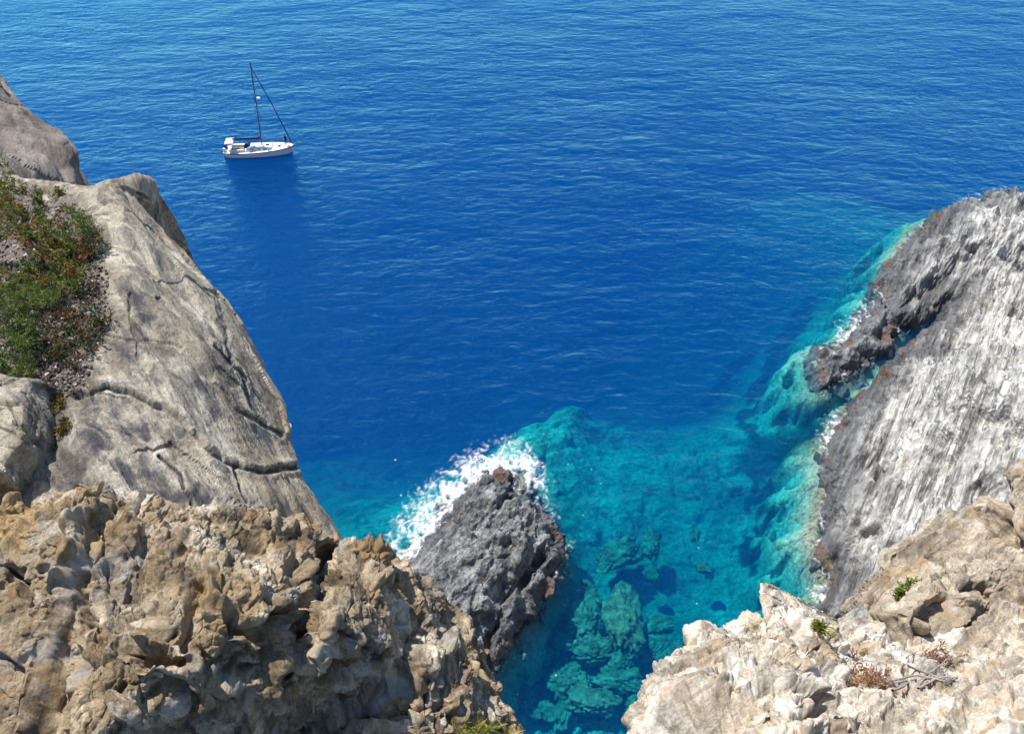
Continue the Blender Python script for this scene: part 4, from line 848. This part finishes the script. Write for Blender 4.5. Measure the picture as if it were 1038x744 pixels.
# pebbles and leaf litter under the shrubs
def litter():
    pts = np.array(scatter(SLABP, [(-30,200),(70,205),(105,250),(112,300),(104,345),(85,392),(62,408),(40,392),(-30,375)], 3000, .02)); v0, f0 = ICO[3]; v0, f0 = None, None
    bmv = np.array([(1,0,0),(-1,0,0),(0,1,0),(0,-1,0),(0,0,1),(0,0,-1)], float); ff = np.array([(0,2,4),(2,1,4),(1,3,4),(3,0,4),(2,0,5),(1,2,5),(3,1,5),(0,3,5)])
    n = len(pts); sc_ = RS.uniform(.010, .05, (n, 1, 1))*RS.uniform(.5, 1.4, (n, 1, 3)); V = bmv[None]*sc_*RS.uniform(.6, 1.3, (n, 6, 3))
    for k in range(n):
        V[k] = V[k] @ np.array(Matrix.Rotation(random.uniform(0, 6), 3, Vector(RS.normal(size=3)).normalized()))
    V = (V+pts[:, None]).reshape(-1, 3); Q = (ff[None]+np.arange(n)[:, None, None]*6).reshape(-1, 3)
    m = N('pebble_litter'); c = m.ramp(m.attr('cell'), [(0., (.05,.038,.032)), (.5, (.15,.12,.095)), (.8, (.32,.275,.23)), (1., (.5,.46,.40))]); b = m.n('BsdfDiffuse'); m.set(b.inputs[0], c); m.t.links.new(b.outputs[0], m.out.inputs[0])
    o = raw_mesh('pebbles', V, Q, m.m, {'cell': np.repeat(RS.uniform(0, 1, n), 6)}, smooth=False); tag(o, 'pebbles and leaf litter caught under the shrubs', 'pebbles', kind='stuff')
litter()

# ------------------------------------------------------------------ sailing boat and the person on its bow
def boat():
    hull_m = flat_mat('white_gelcoat', (.78, .79, .80), .3, .03, 2, .5); blue = flat_mat('navy_canvas', (.012, .022, .075), .8, .2, 6); grey = flat_mat('dark_rigging', (.04, .042, .05), .5, .1, 6)
    deckm = flat_mat('pale_deck', (.66, .64, .58), .7, .06, 5); alu = flat_mat('mast_metal', (.10, .11, .13), .4, .1, 5, .5, .3); glass = flat_mat('dark_window', (.015, .02, .03), .15, .1, 5, .6); canvas = flat_mat('white_canvas', (.74, .74, .72), .8, .06, 5); cyan = flat_mat('light_blue_cloth', (.12, .38, .62), .8, .1, 6); red = flat_mat('antifouling', (.02,.04,.12), .7, .1, 5)
    e = empty('sailing_boat', tuple(at_z(263, 156, 0)), R(4)); tag(e, 'white sailing boat with furled sails anchored on the open blue sea', 'sailing boat')
    Lh = 5.3
    def put(name, V, Q, mat, par=None, smooth=False):
        o = raw_mesh(name, V, Q, mat, smooth=smooth); o.parent = par or e; return o
    def beam(t): return 1.68*(1-abs((t-.42)/.62)**2.6)**.8 if t < 1.0 and abs((t-.42)/.62) < 1 else 0.02
    xs = np.linspace(0, 1, 26); H = []
    for t in xs:
        b = max(.03, beam(t)*(1 if t > .0 else .9)); x = -Lh+2*Lh*t; zt = .92+.42*t**2; x0 = x+(.55*(t > .93)*(t-.93)/.07)
        row = []
        for k, (fb, fz) in enumerate([(1, 1), (.99, .72), (.95, .35), (.86, 0.02), (.62, -.35), (.2, -.6), (0, -.68)]):
            z_ = zt*fz if fz > 0 else fz; xx = x+(.45*t**6)*(fz if fz > 0 else fz*1.5); row.append((xx, b*fb*(1 if fz > 0 else 1), z_))
        H.append(row)
    H = np.array(H); full = np.concatenate([H, (H*np.array([1, -1, 1]))[:, ::-1][:, 1:]], 1); nr, nc = full.shape[:2]
    idx = np.arange(nr*nc).reshape(nr, nc); q = np.stack([idx[:-1, :-1], idx[:-1, 1:], idx[1:, 1:], idx[1:, :-1]], -1).reshape(-1, 4)
    cap = [[idx[0, k], idx[0, k+1], idx[0, nc-2-k], idx[0, nc-1-k]] for k in range(nc//2)]
    put('hull', full.reshape(-1, 3), np.concatenate([q, np.array(cap)]), hull_m, smooth=True)
    def ringstrip(z0, z1, off, name, mat):
        V = []
        for sgn in (1, -1):
            for row in H:
                zt = row[0][2]
                for f_ in (z0, z1): V.append((np.interp(f_, [0.02, .35, .72, 1], [row[3][0], row[2][0], row[1][0], row[0][0]]), sgn*(np.interp(f_, [0.02, .35, .72, 1], [row[3][1], row[2][1], row[1][1], row[0][1]])+off), zt*f_))
        n_ = len(H); Q = [[s_*2*n_+2*i, s_*2*n_+2*i+1, s_*2*n_+2*i+3, s_*2*n_+2*i+2] for s_ in (0, 1) for i in range(n_-1)]
        put(name, np.array(V), np.array(Q), mat)
    ringstrip(.86, 1.02, .015, 'blue_stripe', blue); ringstrip(.03, .16, .012, 'waterline_stripe', red)
    dk = np.array([[(r[0][0], r[0][1]*s_*.97, r[0][2]-.02) for s_ in (-1, -.5, 0, .5, 1)] for r in H]); dk[:, 2, 2] += .05
    idx = np.arange(dk.shape[0]*5).reshape(-1, 5); put('deck', dk.reshape(-1, 3), np.stack([idx[:-1, :-1], idx[:-1, 1:], idx[1:, 1:], idx[1:, :-1]], -1).reshape(-1, 4), deckm)
    def box(name, c, sz, mat, par=None, taper=.8, bev=.04, rot=0):
        bm = bmesh.new(); bmesh.ops.create_cube(bm, size=1)
        for v in bm.verts:
            k = taper if v.co.z > 0 else 1; v.co = Vector((v.co.x*sz[0]*k, v.co.y*sz[1]*k, v.co.z*sz[2]))
        bmesh.ops.bevel(bm, geom=list(bm.edges), offset=min(bev, min(sz)*.3), segments=2, affect='EDGES'); bmesh.ops.rotate(bm, verts=bm.verts, cent=(0, 0, 0), matrix=Matrix.Rotation(rot, 3, 'Z')); bmesh.ops.translate(bm, verts=bm.verts, vec=c)
        me = bpy.data.meshes.new(name); bm.to_mesh(me); bm.free(); me.materials.append(mat); o = bpy.data.objects.new(name, me); COL.objects.link(o); o.parent = par or e; return o
    cab = box('cabin', (.4, 0, 1.22), (4.2, 1.9, .5), hull_m, taper=.86)
    for sx in (-.8, .2, 1.2):
        for sy in (-1, 1): box('window', (sx+.1, sy*.90, 1.24), (.6, .05, .14), glass, cab, 1, .02)
    box('hatch', (1.6, 0, 1.50), (.55, .55, .06), glass, cab, .9); box('hatch', (3.4, 0, 1.24), (.5, .5, .08), glass, None, .9)
    box('sprayhood', (-1.55, 0, 1.62), (.9, 1.7, .5), blue, None, .7, .12)
    box('cockpit_floor', (-3.1, 0, .96), (2.3, 1.1, .06), flat_mat('teak', (.25, .17, .10), .8, .2, 9), None, 1)
    for sy in (-1, 1): box('cockpit_bench', (-3.1, sy*.9, 1.14), (2.4, .4, .3), hull_m, None, .95)
    V, Q = tube([(-3.7, 0, .98), (-3.7, 0, 1.75)], .06, .06, 8); pe = put('wheel_post', V, Q, hull_m)
    a = np.linspace(0, 2*math.pi, 20); V, Q = tube(np.stack([a*0-3.62, .45*np.cos(a), 1.75+.45*np.sin(a)], -1), .025, .025, 5); put('wheel', V, Q, grey, pe)
    # bimini on four legs
    bi = box('bimini', (-4.1, 0, 2.35), (1.4, 2.0, .16), canvas, None, .86, .06)
    for sx in (-4.6, -3.6):
        for sy in (-1, 1): V, Q = tube([(sx, sy*1.1, .9), (sx, sy*.95, 2.3)], .03, .03, 6); put('bimini_leg', V, Q, alu, bi)
    box('stern_bag', (-5.1, .5, 1.25), (.4, .7, .6), red, None, .9); box('stern_bag', (-5.1, -.6, 1.2), (.35, .5, .5), canvas, None, .9)
    # mast, spreaders, boom
    mb = np.array([.75, 0, 1.4]); mt_ = np.array([2.1, 0, 14.3]); V, Q = tube([mb, (mb+mt_)/2, mt_], .10, .07, 8); mast = put('mast', V, Q, alu, smooth=True)
    for f_ in (.42, .70):
        c = mb+(mt_-mb)*f_; V, Q = tube([c+[0, -.95, .05], c, c+[0, .95, .05]], .03, .03, 5); put('spreader', V, Q, alu, mast)
    box('masthead', tuple(mt_+np.array([0, 0, .08])), (.5, .12, .12), alu, mast, .9)
    V, Q = tube([mb+[.0, 0, 1.0], mb+[-4.4, 0, 1.15]], .07, .06, 8); boom = put('boom', V, Q, alu, smooth=True)
    V, Q = tube([mb+[-.1, 0, 1.35], mb+[-.6, 0, 1.22], mb+[-2.4, 0, 1.25], mb+[-4.3, 0, 1.27]], .21, .12, 10); put('sail_cover', V, Q, blue, boom, True)
    c = mb+(mt_-mb)*.60; rs_ = box('radar_dome', tuple(c+np.array([.42, 0, 0])), (.62, .62, .26), hull_m, mast, .8, .1); box('radar_bracket', tuple(c+np.array([.14, 0, -.1])), (.3, .1, .08), alu, rs_)
    box('radar_reflector', tuple(mb+(mt_-mb)*.50+np.array([-.18, .3, 0])), (.24, .24, .45), canvas, mast, .8, .06)
    bow = np.array([5.62, 0, 1.38]); st = np.array([-5.2, 0, 1.0])
    V, Q = tube([bow+[-.12, 0, .12], bow*.5+mt_*.5, mt_-[.1, 0, .3]], .085, .05, 8); put('furled_jib', V, Q, blue, smooth=True)
    V, Q = tube([st, mt_], .012, .012, 4); put('backstay', V, Q, grey)
    for sy in (-1, 1):
        c1 = mb+(mt_-mb)*.42+[0, sy*.95, .05]; c2 = mb+(mt_-mb)*.70+[0, sy*.95, .05]
        V, Q = tube([(.6, sy*1.6, 1.05), c1, c2, mt_], .014, .014, 4); put('shroud', V, Q, grey)
        pl = [(5.2, sy*.25, 1.95), (4.3, sy*.72, 1.85), (2.2, sy*1.38, 1.7), (0, sy*1.62, 1.6), (-2.5, sy*1.6, 1.55), (-5, sy*1.25, 1.55)]
        V, Q = tube(pl, .016, .016, 4); ll = put('lifeline', V, Q, alu)
        for x, y, z in pl[1:]: V, Q = tube([(x, y, z-.72), (x, y, z)], .018, .018, 5); put('stanchion', V, Q, alu, ll)
    V, Q = tube([(4.9, -.5, 1.2), (5.0, -.5, 1.95), (5.75, 0, 2.0), (5.0, .5, 1.95), (4.9, .5, 1.2)], .025, .025, 5); put('pulpit', V, Q, alu)
    V, Q = tube([(5.7, 0, 1.35), (6.2, 0, .3), (6.6, 0, -.5)], .02, .02, 4); put('anchor_chain', V, Q, grey)
    # light blue cloth over the cabin side
    o = box('folded_cloth', tuple(e.matrix_basis @ Vector((-.75, -.72, 1.56))), (1.3, .6, .14), cyan, None, .75, .05, R(24)); o.parent = None; tag(o, 'light blue cloth spread over the cabin top of the sailing boat', 'cloth')
    return e
BOAT = boat(); bpy.context.view_layer.update()
def person(loc, rz):
    J = {'pelvis': (0,0,.95), 'belly': (0,.0,1.12), 'chest': (0,.02,1.34), 'neck': (0,.02,1.50), 'head': (0,.05,1.60), 'crown': (0,.05,1.72),
         'hl': (.10,0,.92), 'kl': (.12,.05,.50), 'al': (.13,-.02,.09), 'tl': (.14,.13,.04), 'hr': (-.10,0,.92), 'kr': (-.13,.10,.51), 'ar': (-.14,.02,.09), 'tr': (-.16,.17,.04),
         'sl': (.19,.01,1.42), 'el': (.27,.02,1.14), 'wl': (.22,.22,1.00), 'sr': (-.19,.01,1.42), 'er': (-.28,.06,1.16), 'wr': (-.2,.27,1.08)}
    rad = {'pelvis': .14, 'belly': .125, 'chest': .15, 'neck': .06, 'head': .095, 'crown': .075, 'hl': .10, 'kl': .065, 'al': .042, 'tl': .04, 'hr': .10, 'kr': .065, 'ar': .042, 'tr': .04, 'sl': .065, 'el': .045, 'wl': .032, 'sr': .065, 'er': .045, 'wr': .032}
    E_ = [('pelvis','belly'),('belly','chest'),('chest','neck'),('neck','head'),('head','crown'),('pelvis','hl'),('hl','kl'),('kl','al'),('al','tl'),('pelvis','hr'),('hr','kr'),('kr','ar'),('ar','tr'),('chest','sl'),('sl','el'),('el','wl'),('chest','sr'),('sr','er'),('er','wr')]
    for sgn, wk in ((1, 'wl'), (-1, 'wr')):
        w_ = np.array(J[wk])
        for k in range(5):
            nm = wk+str(k); a_ = (k-2)*.022; J[nm+'a'] = tuple(w_+[a_, .07, -.02]); J[nm+'b'] = tuple(w_+[a_*1.2, .13-(.03 if k in (0, 4) else 0), -.05]); rad[nm+'a'] = .012; rad[nm+'b'] = .008; E_ += [(wk, nm+'a'), (nm+'a', nm+'b')]
    ks = list(J); me = bpy.data.meshes.new('person'); me.from_pydata([J[k] for k in ks], [(ks.index(a), ks.index(b)) for a, b in E_], [])
    o = bpy.data.objects.new('person', me); COL.objects.link(o); md = o.modifiers.new('skin', 'SKIN'); sv = me.skin_vertices[0].data
    for i, k in enumerate(ks): sv[i].radius = (rad[k], rad[k]*.85); sv[i].use_root = (k == 'pelvis')
    o.modifiers.new('sub', 'SUBSURF').render_levels = 1; o.modifiers['sub'].levels = 1
    skin = flat_mat('skin', (.42, .24, .16), .6, .05, 9); cloth = flat_mat('black_clothes', (.015, .016, .022), .9, .2, 9); hair = flat_mat('dark_hair', (.02, .014, .01), .8, .2, 20)
    dg = bpy.context.evaluated_depsgraph_get(); m2 = bpy.data.meshes.new_from_object(o.evaluated_get(dg)); o.modifiers.clear(); o.data = m2; m2.materials.clear(); m2.materials.append(skin); m2.materials.append(cloth)
    for p in m2.polygons: p.use_smooth = True; p.material_index = 1 if (p.center.z < 1.47 and p.center.y < .2 and (abs(p.center.x) < .25)) else 0
    v, f = ICO[3]; V = v*np.array([.098, .11, .10])+np.array([0, .035, 1.665]); keep = f[(V[f].mean(1)[:, 2] > 1.64) | (V[f].mean(1)[:, 1] < .02)]
    h = raw_mesh('hair', V, keep, hair); h.parent = o
    o.location = loc; o.rotation_euler = (0, 0, rz); tag(o, 'person in dark clothes standing at the bow of the sailing boat', 'person')
    return o
person(tuple(BOAT.matrix_world @ Vector((4.55, .1, 1.27))), R(60))
